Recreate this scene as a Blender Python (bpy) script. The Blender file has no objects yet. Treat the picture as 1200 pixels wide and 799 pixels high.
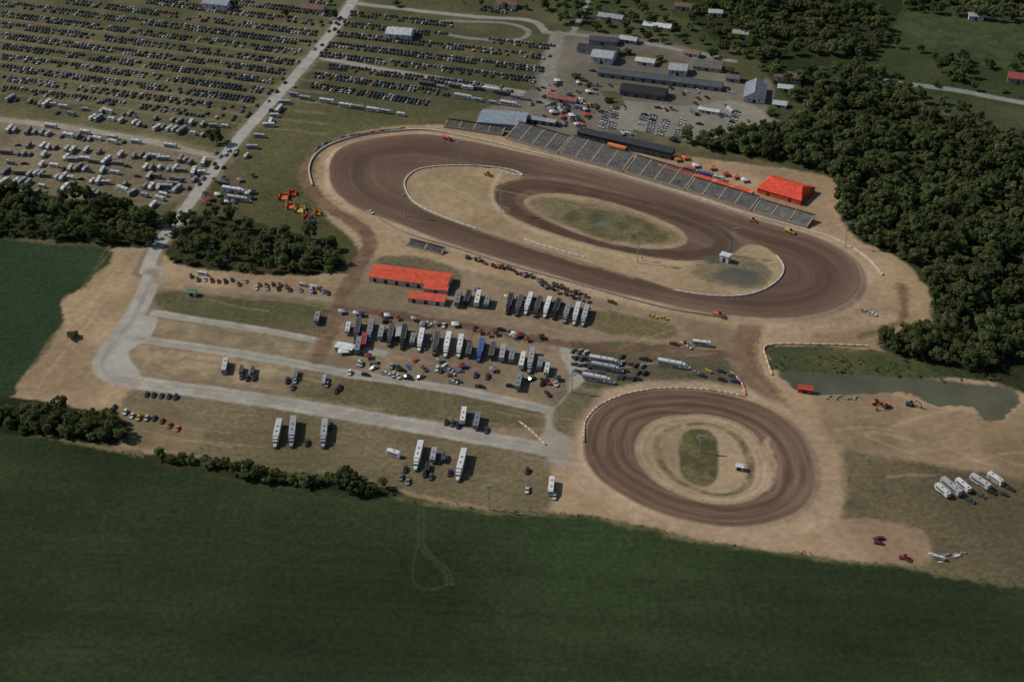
import bpy, math, random
import numpy as np
from mathutils import Vector, Matrix
random.seed(7); rng=np.random.default_rng(7)
SC=bpy.context.scene; COL=SC.collection
H=529.0; TH=math.radians(33.7); F=1800.0; S_,C_=math.sin(TH),math.cos(TH)
def P(px,py,z=0.0):
    u=(px-600)/F; v=(py-399.5)/F
    t=(H-z)/(S_+v*C_)
    return Vector((t*u,t*(C_-v*S_),z))
def toP(x,y,z=0):
    dz=z-H; depth=y*C_-dz*S_; up=y*S_+dz*C_
    return (600+F*x/depth, 399.5-F*up/depth)
def lin(c):
    return tuple((v/255/12.92 if v/255<=0.04045 else ((v/255+0.055)/1.055)**2.4) for v in c)
# ------------------------------------------------------------ camera, light
cam=bpy.data.cameras.new('camera'); co=bpy.data.objects.new('camera',cam); COL.objects.link(co)
co.location=(0,0,H); co.rotation_euler=(math.pi/2-TH,0,0)
cam.sensor_width=36; cam.lens=54; cam.clip_start=1; cam.clip_end=12000; SC.camera=co
EL=math.radians(42); AZ=math.radians(-76)
sd=Vector((math.sin(AZ)*math.cos(EL),math.cos(AZ)*math.cos(EL),math.sin(EL)))
sl=bpy.data.lights.new('sun','SUN'); sl.energy=4.3; sl.angle=math.radians(0.5); sl.color=(1,0.955,0.87)
so=bpy.data.objects.new('sun',sl); COL.objects.link(so); so.rotation_euler=(-sd).to_track_quat('-Z','Y').to_euler(); so.location=(0,0,600)
w=bpy.data.worlds.new('World'); SC.world=w; w.use_nodes=True; nt=w.node_tree
bg=nt.nodes['Background']; sk=nt.nodes.new('ShaderNodeTexSky'); sk.sky_type='NISHITA'; sk.sun_disc=False
sk.sun_elevation=EL; sk.sun_rotation=AZ; sk.altitude=300
nt.links.new(sk.outputs[0],bg.inputs[0]); bg.inputs[1].default_value=0.09
SC.view_settings.view_transform='Standard'; SC.view_settings.look='None'; SC.view_settings.exposure=0
# ------------------------------------------------------------ materials
def newmat(name):
    m=bpy.data.materials.new(name); m.use_nodes=True
    return m,m.node_tree,m.node_tree.nodes['Principled BSDF']
def noisy(name,colsock,amp=0.25,scale=0.5,rough=0.9,spec=0.2,bump=0.0,scale2=None,metal=0,detail=4):
    m,nt,b=newmat(name); N=nt.nodes; L=nt.links
    tc=N.new('ShaderNodeTexCoord')
    no=N.new('ShaderNodeTexNoise'); no.inputs['Scale'].default_value=scale; no.inputs['Detail'].default_value=detail
    L.new(tc.outputs['Object'],no.inputs['Vector'])
    mr=N.new('ShaderNodeMapRange'); mr.inputs[1].default_value=0.3; mr.inputs[2].default_value=0.7
    mr.inputs[3].default_value=1-amp; mr.inputs[4].default_value=1+amp
    L.new(no.outputs[0],mr.inputs[0])
    vm=N.new('ShaderNodeVectorMath'); vm.operation='SCALE'
    if colsock=='attr':
        a=N.new('ShaderNodeAttribute'); a.attribute_name='Col'; L.new(a.outputs['Color'],vm.inputs[0])
    elif colsock=='obj':
        a=N.new('ShaderNodeObjectInfo'); L.new(a.outputs['Color'],vm.inputs[0])
    else: vm.inputs[0].default_value=colsock
    L.new(mr.outputs[0],vm.inputs['Scale']); out=vm.outputs[0]
    if scale2:
        n2=N.new('ShaderNodeTexNoise'); n2.inputs['Scale'].default_value=scale2; n2.inputs['Detail'].default_value=3
        L.new(tc.outputs['Object'],n2.inputs['Vector'])
        m2=N.new('ShaderNodeMapRange'); m2.inputs[1].default_value=0.35; m2.inputs[2].default_value=0.65
        m2.inputs[3].default_value=1-amp*0.6; m2.inputs[4].default_value=1+amp*0.6
        L.new(n2.outputs[0],m2.inputs[0]); v2=N.new('ShaderNodeVectorMath'); v2.operation='SCALE'
        L.new(out,v2.inputs[0]); L.new(m2.outputs[0],v2.inputs['Scale']); out=v2.outputs[0]
    L.new(out,b.inputs['Base Color']); b.inputs['Roughness'].default_value=rough
    b.inputs['Specular IOR Level'].default_value=spec; b.inputs['Metallic'].default_value=metal
    if bump>0:
        bp=N.new('ShaderNodeBump'); bp.inputs['Strength'].default_value=bump; bp.inputs['Distance'].default_value=0.3
        L.new(no.outputs[0],bp.inputs['Height']); L.new(bp.outputs[0],b.inputs['Normal'])
    return m
M={}
M['grass']=noisy('grass','attr',0.24,0.35,0.95,0.03,0.5,1.6)
M['dirt']=noisy('dirt','attr',0.13,0.25,0.95,0.05,0.3,1.3)
M['track']=noisy('track','attr',0.07,0.5,0.95,0.08,0.15,2.0)
M['gravel']=noisy('gravel','attr',0.08,0.5,0.9,0.1,0.2,2.0)
M['asphalt']=noisy('asphalt','attr',0.08,0.4,0.85,0.15,0.1,2.0)
M['water']=noisy('water','attr',0.15,0.05,0.3,0.3,0.02)
M['leaf']=noisy('leaf','attr',0.22,0.2,0.85,0.05)
_n=M['leaf'].node_tree; _oi=_n.nodes.new('ShaderNodeObjectInfo'); _mr=_n.nodes.new('ShaderNodeMapRange'); _mr.inputs[3].default_value=0.7; _mr.inputs[4].default_value=1.35
_n.links.new(_oi.outputs['Random'],_mr.inputs[0]); _v=_n.nodes.new('ShaderNodeVectorMath'); _v.operation='SCALE'
_b=_n.nodes['Principled BSDF']; _src=_b.inputs['Base Color'].links[0].from_socket
_n.links.new(_src,_v.inputs[0]); _n.links.new(_mr.outputs[0],_v.inputs['Scale']); _n.links.new(_v.outputs[0],_b.inputs['Base Color'])
_t=_n.nodes.new('ShaderNodeBsdfTranslucent'); _n.links.new(_v.outputs[0],_t.inputs[0]); _m=_n.nodes.new('ShaderNodeMixShader'); _m.inputs[0].default_value=0.45
_n.links.new(_b.outputs[0],_m.inputs[1]); _n.links.new(_t.outputs[0],_m.inputs[2]); _n.links.new(_m.outputs[0],_n.nodes['Material Output'].inputs[0])
M['bark']=noisy('bark',(0.06,0.045,0.03),0.3,3)
M['paint']=noisy('paint','obj',0.1,0.8,0.55,0.25)
M['vpaint']=noisy('vpaint','attr',0.06,1.0,0.55,0.25)
M['glass']=noisy('glass',(0.015,0.018,0.02),0.1,1,0.15,0.5)
M['tyre']=noisy('tyre',(0.015,0.015,0.015),0.1,3)
M['dark']=noisy('dark_metal',(0.03,0.03,0.032),0.2,1,0.6)
M['white']=noisy('white_metal',(0.45,0.43,0.39),0.1,0.6,0.5)
M['alu']=noisy('aluminium',(0.115,0.11,0.1),0.4,0.25,0.7,0.2,0,0.9)
M['galv']=noisy('galvanised',(0.22,0.225,0.23),0.15,0.8,0.5,0.4)
M['concrete']=noisy('concrete',(0.36,0.32,0.26),0.25,0.4,0.9)
M['aisle']=noisy('aisle',(0.24,0.2,0.155),0.2,0.6,0.9)
M['roof']=noisy('roofing','obj',0.22,0.3,0.8,0.15,0,1.2)
M['red']=noisy('red_paint',(0.42,0.06,0.03),0.15,0.4,0.7)
M['orange']=noisy('orange_paint',(0.5,0.15,0.045),0.15,0.4,0.7)
M['skin']=noisy('skin',(0.45,0.27,0.19),0.05,5)
M['cloth']=noisy('cloth','obj',0.1,5)
M['jeans']=noisy('jeans',(0.03,0.04,0.07),0.1,5)
M['hair']=noisy('hair',(0.04,0.025,0.015),0.1,5)
# ------------------------------------------------------------ noise
TAB=rng.random((512,512))
def vn(x,y,s,sx=0):
    x=x/s+sx*37.3; y=y/s+sx*91.7
    i=np.floor(x).astype(int); j=np.floor(y).astype(int); fx=x-i; fy=y-j
    fx=fx*fx*(3-2*fx); fy=fy*fy*(3-2*fy)
    a=TAB[i&511,j&511]; b=TAB[(i+1)&511,j&511]; c=TAB[i&511,(j+1)&511]; d=TAB[(i+1)&511,(j+1)&511]
    return (a*(1-fx)+b*fx)*(1-fy)+(c*(1-fx)+d*fx)*fy
def fb(x,y,s,sx=0,o=4):
    r=0;a=1;t=0
    for k in range(o):
        r=r+a*vn(x,y,s/2**k,sx+k*3); t+=a; a*=0.55
    return r/t
# ------------------------------------------------------------ terrain grid
X0,X1,Y0,Y1,DS=-530,530,470,1450,1.0
nx=int((X1-X0)/DS)+1; ny=int((Y1-Y0)/DS)+1
GX,GY=np.meshgrid(np.linspace(X0,X1,nx),np.linspace(Y0,Y1,ny))
WX=GX+6*(fb(GX,GY,18,1)-0.5)+2*(vn(GX,GY,2.2,5)-.5); WY=GY+6*(fb(GX,GY,18,2)-0.5)+2*(vn(GX,GY,2.2,6)-.5)
HX=GX*.72+WX*.28; HY=GY*.72+WY*.28
def wxy(warp): return (GX,GY) if warp is False else (HX,HY) if warp=='half' else (WX,WY)
CC=np.zeros((ny,nx,3)); RG=np.zeros((ny,nx),int); ZZ=0.25*(fb(GX,GY,25,9)-0.5)
REG=['grass_field','dirt_ground','race_track','gravel_road','asphalt_road','pond_water','woodland_floor','parking_field']
RM=['grass','dirt','track','gravel','asphalt','water','grass','grass']
NB=fb(GX,GY,40,20,5); NM=fb(GX,GY,9,21,3); NL=fb(GX,GY,120,22,4)
def crom(pts,closed,n=5):
    out=[]; m=len(pts)
    rng_=range(m) if closed else range(m-1)
    for i in rng_:
        g=lambda k: pts[k%m] if closed else pts[max(0,min(m-1,k))]
        p0,p1,p2,p3=g(i-1),g(i),g(i+1),g(i+2)
        for k in range(n):
            t=k/n
            out.append(tuple(0.5*((2*p1[a])+(-p0[a]+p2[a])*t+(2*p0[a]-5*p1[a]+4*p2[a]-p3[a])*t*t+(-p0[a]+3*p1[a]-3*p2[a]+p3[a])*t**3) for a in (0,1)))
    if not closed: out.append(pts[-1])
    return out
def wpts(px,smooth=True,closed=True):
    pts=[tuple(P(a,b)[:2]) for a,b in px]
    return crom(pts,closed) if smooth else pts
def bbox(pts,mg):
    a=np.array(pts); x0,y0=a.min(0)-mg; x1,y1=a.max(0)+mg
    i0=max(0,int((x0-X0)/DS)); i1=min(nx,int((x1-X0)/DS)+2); j0=max(0,int((y0-Y0)/DS)); j1=min(ny,int((y1-Y0)/DS)+2)
    return slice(j0,max(j0,j1)),slice(i0,max(i0,i1))
def segd(x,y,a,b):
    dx,dy=b[0]-a[0],b[1]-a[1]; L=dx*dx+dy*dy+1e-9
    t=np.clip(((x-a[0])*dx+(y-a[1])*dy)/L,0,1)
    return (x-a[0]-t*dx)**2+(y-a[1]-t*dy)**2
def sdist(pts,x,y):
    d=np.full(x.shape,1e12); ins=np.zeros(x.shape,bool); n=len(pts)
    for i in range(n):
        a=pts[i]; b=pts[(i+1)%n]
        d=np.minimum(d,segd(x,y,a,b))
        if a[1]!=b[1]:
            c=((a[1]>y)!=(b[1]>y))&(x<(b[0]-a[0])*(y-a[1])/(b[1]-a[1])+a[0]); ins^=c
    d=np.sqrt(d); return np.where(ins,d,-d)
def apply(sl,m,c1,c2,reg,cell=NB):
    c1=np.array(lin(c1)); c2=np.array(lin(c2)) if c2 else c1
    t=np.clip((cell[sl]-0.35)/0.3,0,1)[...,None]
    col=c1*(1-t)+c2*t
    CC[sl]=CC[sl]*(1-m[...,None])+col*m[...,None]
    if reg is not None: r=RG[sl]; r[m>0.5]=reg
def area(px,c1,c2=None,reg=None,soft=2.0,op=1.0,smooth=True,warp=True,cell=NB):
    pts=wpts(px,smooth); sl=bbox(pts,soft+6)
    X_,Y_=wxy(warp); x,y=X_[sl],Y_[sl]
    s=sdist(pts,x,y); m=np.clip(s/soft+0.5,0,1)*op
    apply(sl,m,c1,c2,reg,cell=cell); return sl,s
def stroke(px,wd,c1,c2=None,reg=None,soft=1.5,op=1.0,smooth=True,warp=True,cell=NM):
    pts=wpts(px,smooth,False); sl=bbox(pts,wd+soft+6)
    X_,Y_=wxy(warp); x,y=X_[sl],Y_[sl]
    d=np.full(x.shape,1e12)
    for a,b in zip(pts[:-1],pts[1:]): d=np.minimum(d,segd(x,y,a,b))
    s=wd/2-np.sqrt(d); m=np.clip(s/soft+0.5,0,1)*op
    apply(sl,m,c1,c2,reg,cell=cell); return sl,s
full=(slice(0,ny),slice(0,nx))
TAN=(145,124,98); TAN2=(127,107,83)
apply(full,np.ones((ny,nx)),(66,64,42),(84,78,56),7)
area([(-60,-60),(440,-60),(385,55),(300,150),(240,205),(200,260),(-60,232)],(90,84,62),(72,71,48),7,4)
area([(-60,135),(260,175),(240,205),(195,240),(-60,235)],(112,101,82),(94,86,68),7,5)
area([(420,-60),(700,-60),(650,60),(640,120),(520,130),(340,110),(385,60)],(81,78,56),(67,67,46),7,4)
area([(700,-60),(1300,-60),(1300,240),(900,190),(700,60)],(48,57,34),(62,66,41),0,4)
area([(1050,15),(1200,25),(1300,60),(1300,100),(1200,85),(1060,60),(1030,50)],(59,68,43),(50,58,36),0,4,cell=NM)
area([(1040,110),(1150,122),(1300,140),(1300,180),(1200,168),(1090,135)],(70,70,49),(58,61,41),0,3)
area([(690,-5),(760,15),(860,30),(880,60),(740,50),(690,30)],(54,61,38),(72,73,49),0,3)
# yard at the top
area([(645,45),(720,40),(860,70),(905,100),(900,130),(925,150),(900,175),(800,165),(690,160),(620,150),(625,110)],(102,94,82),(88,82,71),4,3)
area([(690,118),(800,124),(870,120),(910,150),(850,162),(760,158),(690,150)],(120,115,103),(106,100,90),4,2.5)
area([(690,112),(725,108),(730,126),(700,132)],(70,68,48),(84,78,58),0,2)
area([(846,60),(880,62),(900,88),(875,100),(850,82)],(66,66,44),(80,75,55),0,2.5)
area([(725,58),(790,66),(800,78),(740,74)],(66,65,46),(92,86,70),0,2.5)
area([(700,150),(800,162),(860,168),(850,176),(760,172),(690,160)],(72,70,50),(96,88,70),0,2.5,.7)
area([(600,110),(700,105),(700,160),(560,155)],(102,94,81),(90,82,70),4,4)
area([(335,125),(400,128),(480,138),(430,152),(372,175),(352,205),(372,245),(410,275),(405,300),(330,275),(285,240),(290,195),(312,155)],(68,67,43),(82,78,54),0,3)
# dirt super region
area([(130,294),(188,288),(230,300),(395,322),(420,300),(402,272),(372,240),(358,205),(368,180),(420,155),(500,146),(600,155),(700,170),(960,205),(988,232),(990,262),(1050,300),(1085,335),(1094,365),(1075,395),(1030,402),(1080,425),(1200,442),(1300,460),(1300,705),(1200,684),(1060,664),(860,638),(690,604),(570,596),(450,575),(290,545),(150,525),(10,468),(45,425),(70,385),(72,352),(95,335)],TAN,TAN2,1,3)
area([(190,335),(395,352),(400,330),(430,305),(480,300),(560,320),(700,350),(860,385),(880,410),(870,450),(720,455),(660,540),(560,520),(190,450),(140,410),(165,360)],(122,106,86),(107,93,75),1,4)
area([(192,342),(300,352),(392,362),(375,395),(280,380),(190,364)],(88,81,59),(74,72,50),0,3)
area([(165,372),(280,386),(380,402),(370,420),(170,390)],(124,109,87),(106,96,74),1,3,cell=NM)
area([(150,405),(260,415),(400,440),(560,470),(610,490),(500,480),(300,455),(155,432)],(136,118,94),(114,101,79),1,3,cell=NM)
area([(360,432),(520,455),(640,480),(640,500),(560,500),(420,478),(340,462)],(86,80,58),(102,91,70),0,3)
area([(160,455),(300,475),(450,498),(600,520),(640,535),(640,600),(560,592),(450,572),(290,545),(200,528),(150,500)],(89,81,60),(104,93,72),0,4)
area([(120,480),(190,470),(240,500),(220,530),(150,520),(60,490)],(115,99,76),(99,87,66),1,3)
area([(700,365),(780,378),(790,395),(720,392),(690,380)],(96,86,62),(110,96,74),0,3)
area([(455,300),(520,310),(540,325),(525,345),(470,335),(440,310)],(94,84,65),(82,75,56),0,3)
area([(655,460),(700,462),(695,480),(672,510),(655,500)],(82,81,57),(95,87,66),0,3)
area([(700,400),(830,412),(868,440),(860,458),(760,450),(690,455),(670,430)],(84,77,60),(69,67,49),0,3)
area([(990,525),(1100,540),(1300,560),(1300,705),(1100,670),(980,655),(985,600)],(80,72,54),(92,82,63),0,5)
area([(965,610),(1080,620),(1075,665),(960,650)],(138,117,94),(122,103,82),1,3)
area([(960,440),(1110,480),(1200,485),(1300,500),(1300,570),(1100,545),(990,525),(960,480)],(131,112,87),(113,97,75),1,4)
area([(905,405),(1000,408),(1040,412),(1110,432),(1100,444),(920,436),(903,420)],(58,64,40),(76,72,49),0,2)
area([(1085,405),(1200,425),(1200,448),(1100,438)],(48,54,32),(60,62,40),0,2)
area([(1000,490),(1060,500),(1100,520),(1030,525),(995,510)],(92,84,62),(120,104,80),0,8,.5,cell=NM)
area([(20,440),(80,400),(130,420),(120,460),(40,468)],(116,100,76),None,None,12,.5)
# fields
area([(0,281),(60,286),(124,292),(132,302),(112,322),(96,338),(74,352),(72,374),(62,392),(42,420),(22,452),(10,468),(-80,480),(-80,275)],(37,50,32),(43,57,36),0,2.2,cell=NL)
fs,fd=area([(-200,490),(0,508),(60,516),(150,532),(250,551),(380,572),(460,585),(570,600),(680,606),(760,622),(860,642),(960,654),(1060,667),(1110,677),(1200,688),(1400,710),(1400,1200),(-200,1200)],(35,43,27),(43,53,32),0,2.2,smooth=False,cell=NL)
rowv=vn(GX[fs]*0.05+GY[fs]*1.0,GX[fs]*0.03,3.0,40)*0.16+vn(GX[fs]*0.16+GY[fs],GX[fs]*0.02,14,41)*0.2+fb(GX[fs],GY[fs],60,42)*0.34
CC[fs]*=np.where(fd>0,0.68+rowv,1)[...,None]
stroke([(0,504),(80,516),(160,530),(250,548)],4,(118,102,76),(90,84,60),None,2,0.8)
stroke([(460,584),(570,599),(690,606),(860,641),(1060,666),(1150,682)],3,(92,86,60),(58,64,40),None,2,0.7)
for off in (0,6):
    stroke([(491+off,588),(490+off,620),(492+off,640),(505+off,655),(520+off,668),(524+off,685)],1.1,(68,74,52),None,None,1.2,0.5,warp=False)
stroke([(488,640),(484,665),(486,684),(505,690),(526,684)],1.2,(62,70,46),None,None,1.2,0.45,warp=False)
area([(745,660),(790,656),(800,668),(770,674)],(52,60,38),None,None,12,0.35)
# woodland floor
WOOD1=[(815,168),(860,180),(905,188),(960,198),(985,225),(985,258),(1010,282),(1045,298),(1078,325),(1095,360),(1085,393),(1035,398),(1040,412),(1110,428),(1260,446),(1260,200),(1110,150),(1060,128),(1010,112),(985,105),(950,125),(925,140),(890,160)]
WOOD2=[(812,-20),(1040,-20),(1038,45),(1005,85),(1060,105),(1050,125),(985,110),(930,120),(905,90),(880,60),(830,42)]
WOODL=[(-40,222),(60,232),(150,240),(182,262),(178,288),(120,286),(60,280),(-40,274)]
WOODM=[(192,262),(230,252),(300,262),(390,288),(396,318),(330,322),(270,318),(200,306)]
for W in (WOOD1,WOOD2,WOODL): area(W,(38,44,26),(46,50,31),6,3)
area(WOODM,(40,42,26),(60,56,38),6,3)
area([(-20,468),(60,473),(140,490),(146,520),(80,515),(-20,503)],(34,38,22),(44,46,28),6,2)
area([(180,530),(280,545),(400,560),(462,574),(462,582),(380,574),(280,560),(180,546)],(38,42,25),(50,50,32),6,2)
# roads
RD_=[(172,318),(180,296),(215,248),(250,200),(292,148),(340,96),(375,55),(400,22),(425,-20)]
stroke(RD_,17,(110,98,79),(97,88,69),None,3,0.8)
stroke(RD_,9.5,(136,133,126),(144,140,132),4,1.3,warp='half')
stroke([(-40,136),(60,147),(150,161),(255,184)],8,(126,118,105),(136,128,115),3,2,warp='half')
stroke([(380,68),(440,80),(520,93),(610,108)],8,(126,119,108),(136,129,117),3,2,warp='half')
stroke([(415,4),(500,14),(560,20),(620,24),(640,38)],7,(120,117,110),(128,124,116),4,1.5,warp='half')
stroke([(520,25),(590,27),(618,36),(608,46),(560,46),(520,40)],5,(110,107,100),None,4,1.5,warp='half')
stroke([(672,38),(682,15),(690,0),(694,-20)],5,(122,119,110),None,4,1.5,warp='half')
stroke([(640,38),(740,48),(860,72)],6,(114,111,104),(122,117,109),4,1.5,warp='half')
stroke([(640,120),(645,70),(655,40)],13,(118,112,101),(108,103,93),4,3)
stroke([(1010,92),(1050,97),(1120,106),(1200,121),(1300,138)],8,(110,110,106),(117,116,110),4,1.2,warp='half')
stroke([(1010,88),(1060,110),(1100,130),(1180,165)],3,(96,86,62),None,None,1.5,0.5)
# gravel lanes
GV=(144,140,131); GV2=(132,127,117)
GM=[(180,318),(170,345),(152,378),(128,410),(120,432),(150,446),(240,459),(340,474),(450,492),(560,512),(640,527),(668,534)]
L2=[(155,396),(240,408),(330,423),(400,436),(480,448),(560,462),(640,480)]; L3=[(182,366),(240,376),(310,387),(380,400),(450,414)]
stroke(GM,12.5,GV,GV2,3,1.3,warp='half')
area([(160,372),(150,395),(118,428),(128,440),(165,440),(150,415),(175,395),(185,372)],GV,GV2,3,1.5,warp='half')
stroke(L2,8,GV,GV2,3,1.3,warp='half'); stroke(L3,6.5,GV,GV2,3,1.3,warp='half')
area([(640,480),(660,470),(668,440),(655,410),(670,408),(690,440),(655,470),(650,500),(680,520),(688,545),(655,548),(630,520),(640,500)],(142,136,124),(132,125,112),3,2,warp='half')
for L_,o_ in ((GM,2),(GM,-2),(L2,1),(L2,-1),(L3,1)):
    stroke([(a,b+o_) for a,b in L_],1.3,(116,108,94),None,None,1.4,0.5,warp='half')
stroke([(172,318),(200,335),(290,342),(395,352)],6,(130,117,96),(118,105,86),1,3)
# brown haul roads
BR=(100,80,64); BR2=(86,69,55)
stroke([(366,188),(358,208),(378,238),(412,258),(432,285),(416,320),(400,352),(386,390),(374,420)],11,(108,88,70),(94,76,61),1,3)
stroke([(395,360),(460,368),(520,378),(600,392),(700,408),(780,412),(860,416)],8,BR,BR2,1,2.5)
stroke([(880,385),(870,410),(880,440),(905,470),(920,490)],16,(115,95,76),(104,84,67),1,4)
stroke([(1010,395),(1040,385),(1058,365),(1056,335)],6,(88,73,56),None,None,3,0.8)
for o_ in (-4,0,5): stroke([(886+o_,388),(883+o_,412),(890+o_,435),(912+o_,460)],1.6,BR2,None,None,1.5,0.6)
stroke([(905,380),(960,385),(1040,372)],12,(155,134,109),(144,122,98),None,5,0.7)
# ---- main track
OUT=[(386,205),(388,190),(398,177),(420,168),(455,162),(500,160),(560,170),(640,188),(720,208),(800,232),(880,258),(940,275),(980,292),(1003,312),(1009,332),(1000,350),(975,365),(930,374),(880,374),(820,367),(760,354),(700,340),(640,322),(580,304),(520,285),(460,262),(420,247),(398,232),(388,218)]
TD=(84,67,56); TD2=(91,74,61)
opts=wpts(OUT); osl=bbox(opts,30); osd=sdist(opts,GX[osl],GY[osl])
m=np.clip((osd+9)/6,0,1)*0.8; apply(osl,m,(152,133,110),(134,115,94),None)
def track(px,c1,c2,lo=0.84,hi=1.2,scale=1.6):
    pts=wpts(px); sl=bbox(pts,12); wob=2.5*(vn(GX[sl],GY[sl],60,50)-.5)
    s=sdist(pts,GX[sl],GY[sl]); m=np.clip((s+wob*.3)/1.6+0.5,0,1)
    apply(sl,m,c1,c2,2)
    cx=sum(p[0] for p in pts)/len(pts); cy=sum(p[1] for p in pts)/len(pts)
    ang=np.arctan2(GY[sl]-cy,GX[sl]-cx)
    st=vn(s+wob,np.cos(ang)*4+np.sin(ang)*3,scale,51)*0.45+vn(s+wob,ang*2,scale*3,52)*0.4+vn(s,ang*9,.9,53)*.15
    f=lo+(hi-lo)*np.clip((st-0.25)/0.5,0,1)
    CC[sl]*=(1+(f-1)*m)[...,None]
    return sl,s,m
tsl,ts,tm=track(OUT,TD,TD2)
band=np.clip(1-np.abs(ts-22)/9,0,1)*tm*0.2; CC[tsl]*=(1-band)[...,None]
band=np.clip(1-np.abs(ts-2)/5,0,1)*tm*0.3; CC[tsl]*=(1+band)[...,None]
stroke([(612,207),(660,212),(720,226),(790,250),(850,272),(884,288)],7,(118,98,80),(106,88,72),2,4,.55,warp='half')
LP=[(640,270),(700,287),(770,299),(825,299),(850,288),(838,272),(790,252),(730,235),(660,220),(618,217),(592,228),(598,246),(640,270)]
stroke(LP,15,(66,51,43),(74,59,49),2,2.5,.9,warp=False)
stroke([(x+(x-715)*.035,y+(y-258)*.06) for x,y in LP],1.5,(104,84,69),None,None,1.5,.4,warp=False)
INF=[(473,216),(479,204),(497,197),(540,195),(585,198),(614,207),(598,212),(581,219),(578,231),(592,248),(625,265),(680,283),(740,297),(790,305),(830,304),(858,297),(874,287),(893,288),(910,300),(918,316),(909,332),(885,344),(845,348),(800,342),(750,326),(690,308),(620,287),(560,269),(510,252),(482,236)]
area(INF,(144,125,98),(128,110,85),1,1.6,warp='half')
area([(495,205),(540,203),(570,215),(565,240),(530,240),(500,225)],(136,119,92),(120,105,80),1,6)
for k in range(9):
    a=(random.uniform(500,560),random.uniform(206,240)); stroke([a,(a[0]+random.uniform(10,30),a[1]+random.uniform(2,12)),(a[0]+random.uniform(40,70),a[1]+random.uniform(10,26))],1.2,random.choice([(112,96,74),(160,140,112)]),None,None,1.5,.35,warp=False)
stroke([(585,205),(576,225),(586,248),(620,268),(690,290),(760,306),(830,310)],3,(164,146,118),None,None,3,0.6,warp='half')
area([(820,306),(870,300),(900,312),(895,335),(850,336),(815,322)],(96,89,68),(112,99,78),0,4)
area([(838,318),(860,313),(888,319),(886,331),(862,333),(842,327)],(76,72,60),(84,79,65),5,3)
area([(826,302),(842,300),(848,306),(834,309)],(72,70,58),None,None,2)
ELL=[(614,238),(624,229),(658,227),(708,235),(758,251),(794,267),(806,280),(796,289),(765,292),(718,286),(668,270),(630,252)]
area(ELL,(138,119,95),(122,104,82),1,1.5,warp='half')
area([(624,238),(640,232),(690,238),(745,252),(790,272),(792,284),(750,286),(700,276),(650,258)],(94,87,63),(112,99,75),0,5)
area([(662,250),(690,244),(740,254),(772,268),(782,282),(750,286),(705,278),(672,264)],(68,68,46),(94,86,62),0,4,.85,cell=NM)
area([(698,261),(708,258.5),(716,262),(711,265),(702,265)],(90,90,82),None,5,1.2,warp='half')
stroke([(560,269),(620,288),(690,309),(740,324)],4,(156,138,112),None,None,3,0.4)
# ---- small track
area([(662,545),(680,490),(715,458),(790,446),(870,456),(930,480),(975,520),(990,570),(965,612),(900,632),(820,628),(730,600),(690,578)],(150,130,106),(136,116,93),1,6)
SOUT=[(684,525),(690,495),(710,474),(750,461),(800,458),(850,463),(900,480),(935,507),(953,540),(954,570),(940,595),(905,612),(860,618),(810,612),(760,597),(715,572),(692,550)]
ssl,ss,sm=track(SOUT,(88,71,58),(96,78,64),0.76,1.3,1.2)
for r,wd,am in ((4,1.2,.18),(7,1.5,-.24),(11,1.3,.3),(14.5,1.5,-.28),(18,1.2,.3),(22,1.7,-.32),(26,1.5,.26),(29,1.2,-.2)):
    wv=.6*np.sin(np.arange(ss.shape[1])/23.)[None,:]
    CC[ssl]*=(1+np.clip(1-np.abs(ss+wv-r)/wd,0,1)*sm*am)[...,None]
SIN=[(744,522),(756,500),(782,488),(830,486),(872,499),(896,524),(903,552),(896,575),(872,588),(840,591),(803,583),(768,565),(750,544)]
sisl,sis=area(SIN,(145,126,101),(131,113,90),1,1.6,warp='half')
for r,wd,am in ((1.5,1,-.14),(3.5,1,.16),(5.5,1,-.14),(7.5,1,.1)): CC[sisl]*=(1+np.clip(1-np.abs(sis-r)/wd,0,1)*am)[...,None]
area([(766,522),(778,504),(800,496),(835,496),(868,510),(882,535),(884,560),(872,576),(845,582),(812,575),(784,560),(770,542)],(84,79,56),(122,108,84),0,1.8,.9,warp='half',cell=NM)
area([(776,522),(787,505),(806,499),(836,500),(862,514),(873,538),(874,560),(860,575),(832,577),(806,567),(786,552),(777,538)],(140,122,97),(125,108,86),1,1.6,warp='half')
area([(797,518),(802,507),(815,503),(830,505),(840,514),(842,530),(842,550),(838,563),(826,570),(810,566),(799,556),(796,536)],(70,69,46),(92,84,60),0,1.5,warp='half',cell=NM)
stroke([(900,515),(905,545),(895,572)],3,(168,148,121),None,None,3,0.6)
# pond
psl,ps=area([(918,434),(960,434),(1010,436),(1060,441),(1110,446),(1160,450),(1188,456),(1194,468),(1184,482),(1178,492),(1158,492),(1140,477),(1090,472),(1065,460),(1000,461),(950,460),(928,451)],(68,68,52),(78,76,58),5,1.5,cell=NL)
for k in range(80):
    a=(random.uniform(700,1180),random.uniform(385,560)); d=random.uniform(-0.4,0.5); l=random.uniform(30,90)
    cc=random.choice([(106,89,69),(164,144,116)])
    if not (660<a[0]<960 and 450<a[1]<625) and not (860<a[0] and 420<a[1]<500): stroke([a,(a[0]+l/2,a[1]+l/2*d+random.uniform(-4,4)),(a[0]+l,a[1]+l*d)],random.uniform(.8,2.2),cc,None,None,1.6,0.3,warp=False)
for k in range(80):
    a=(random.uniform(150,620),random.uniform(350,560)); d=random.uniform(0.1,0.2); l=random.uniform(30,120)
    stroke([a,(a[0]+l/2,a[1]+l/2*d+random.uniform(-3,3)),(a[0]+l,a[1]+l*d)],random.uniform(.8,2),random.choice([(90,77,58),(156,138,112)]),None,None,1.6,0.28,warp=False)
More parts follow.
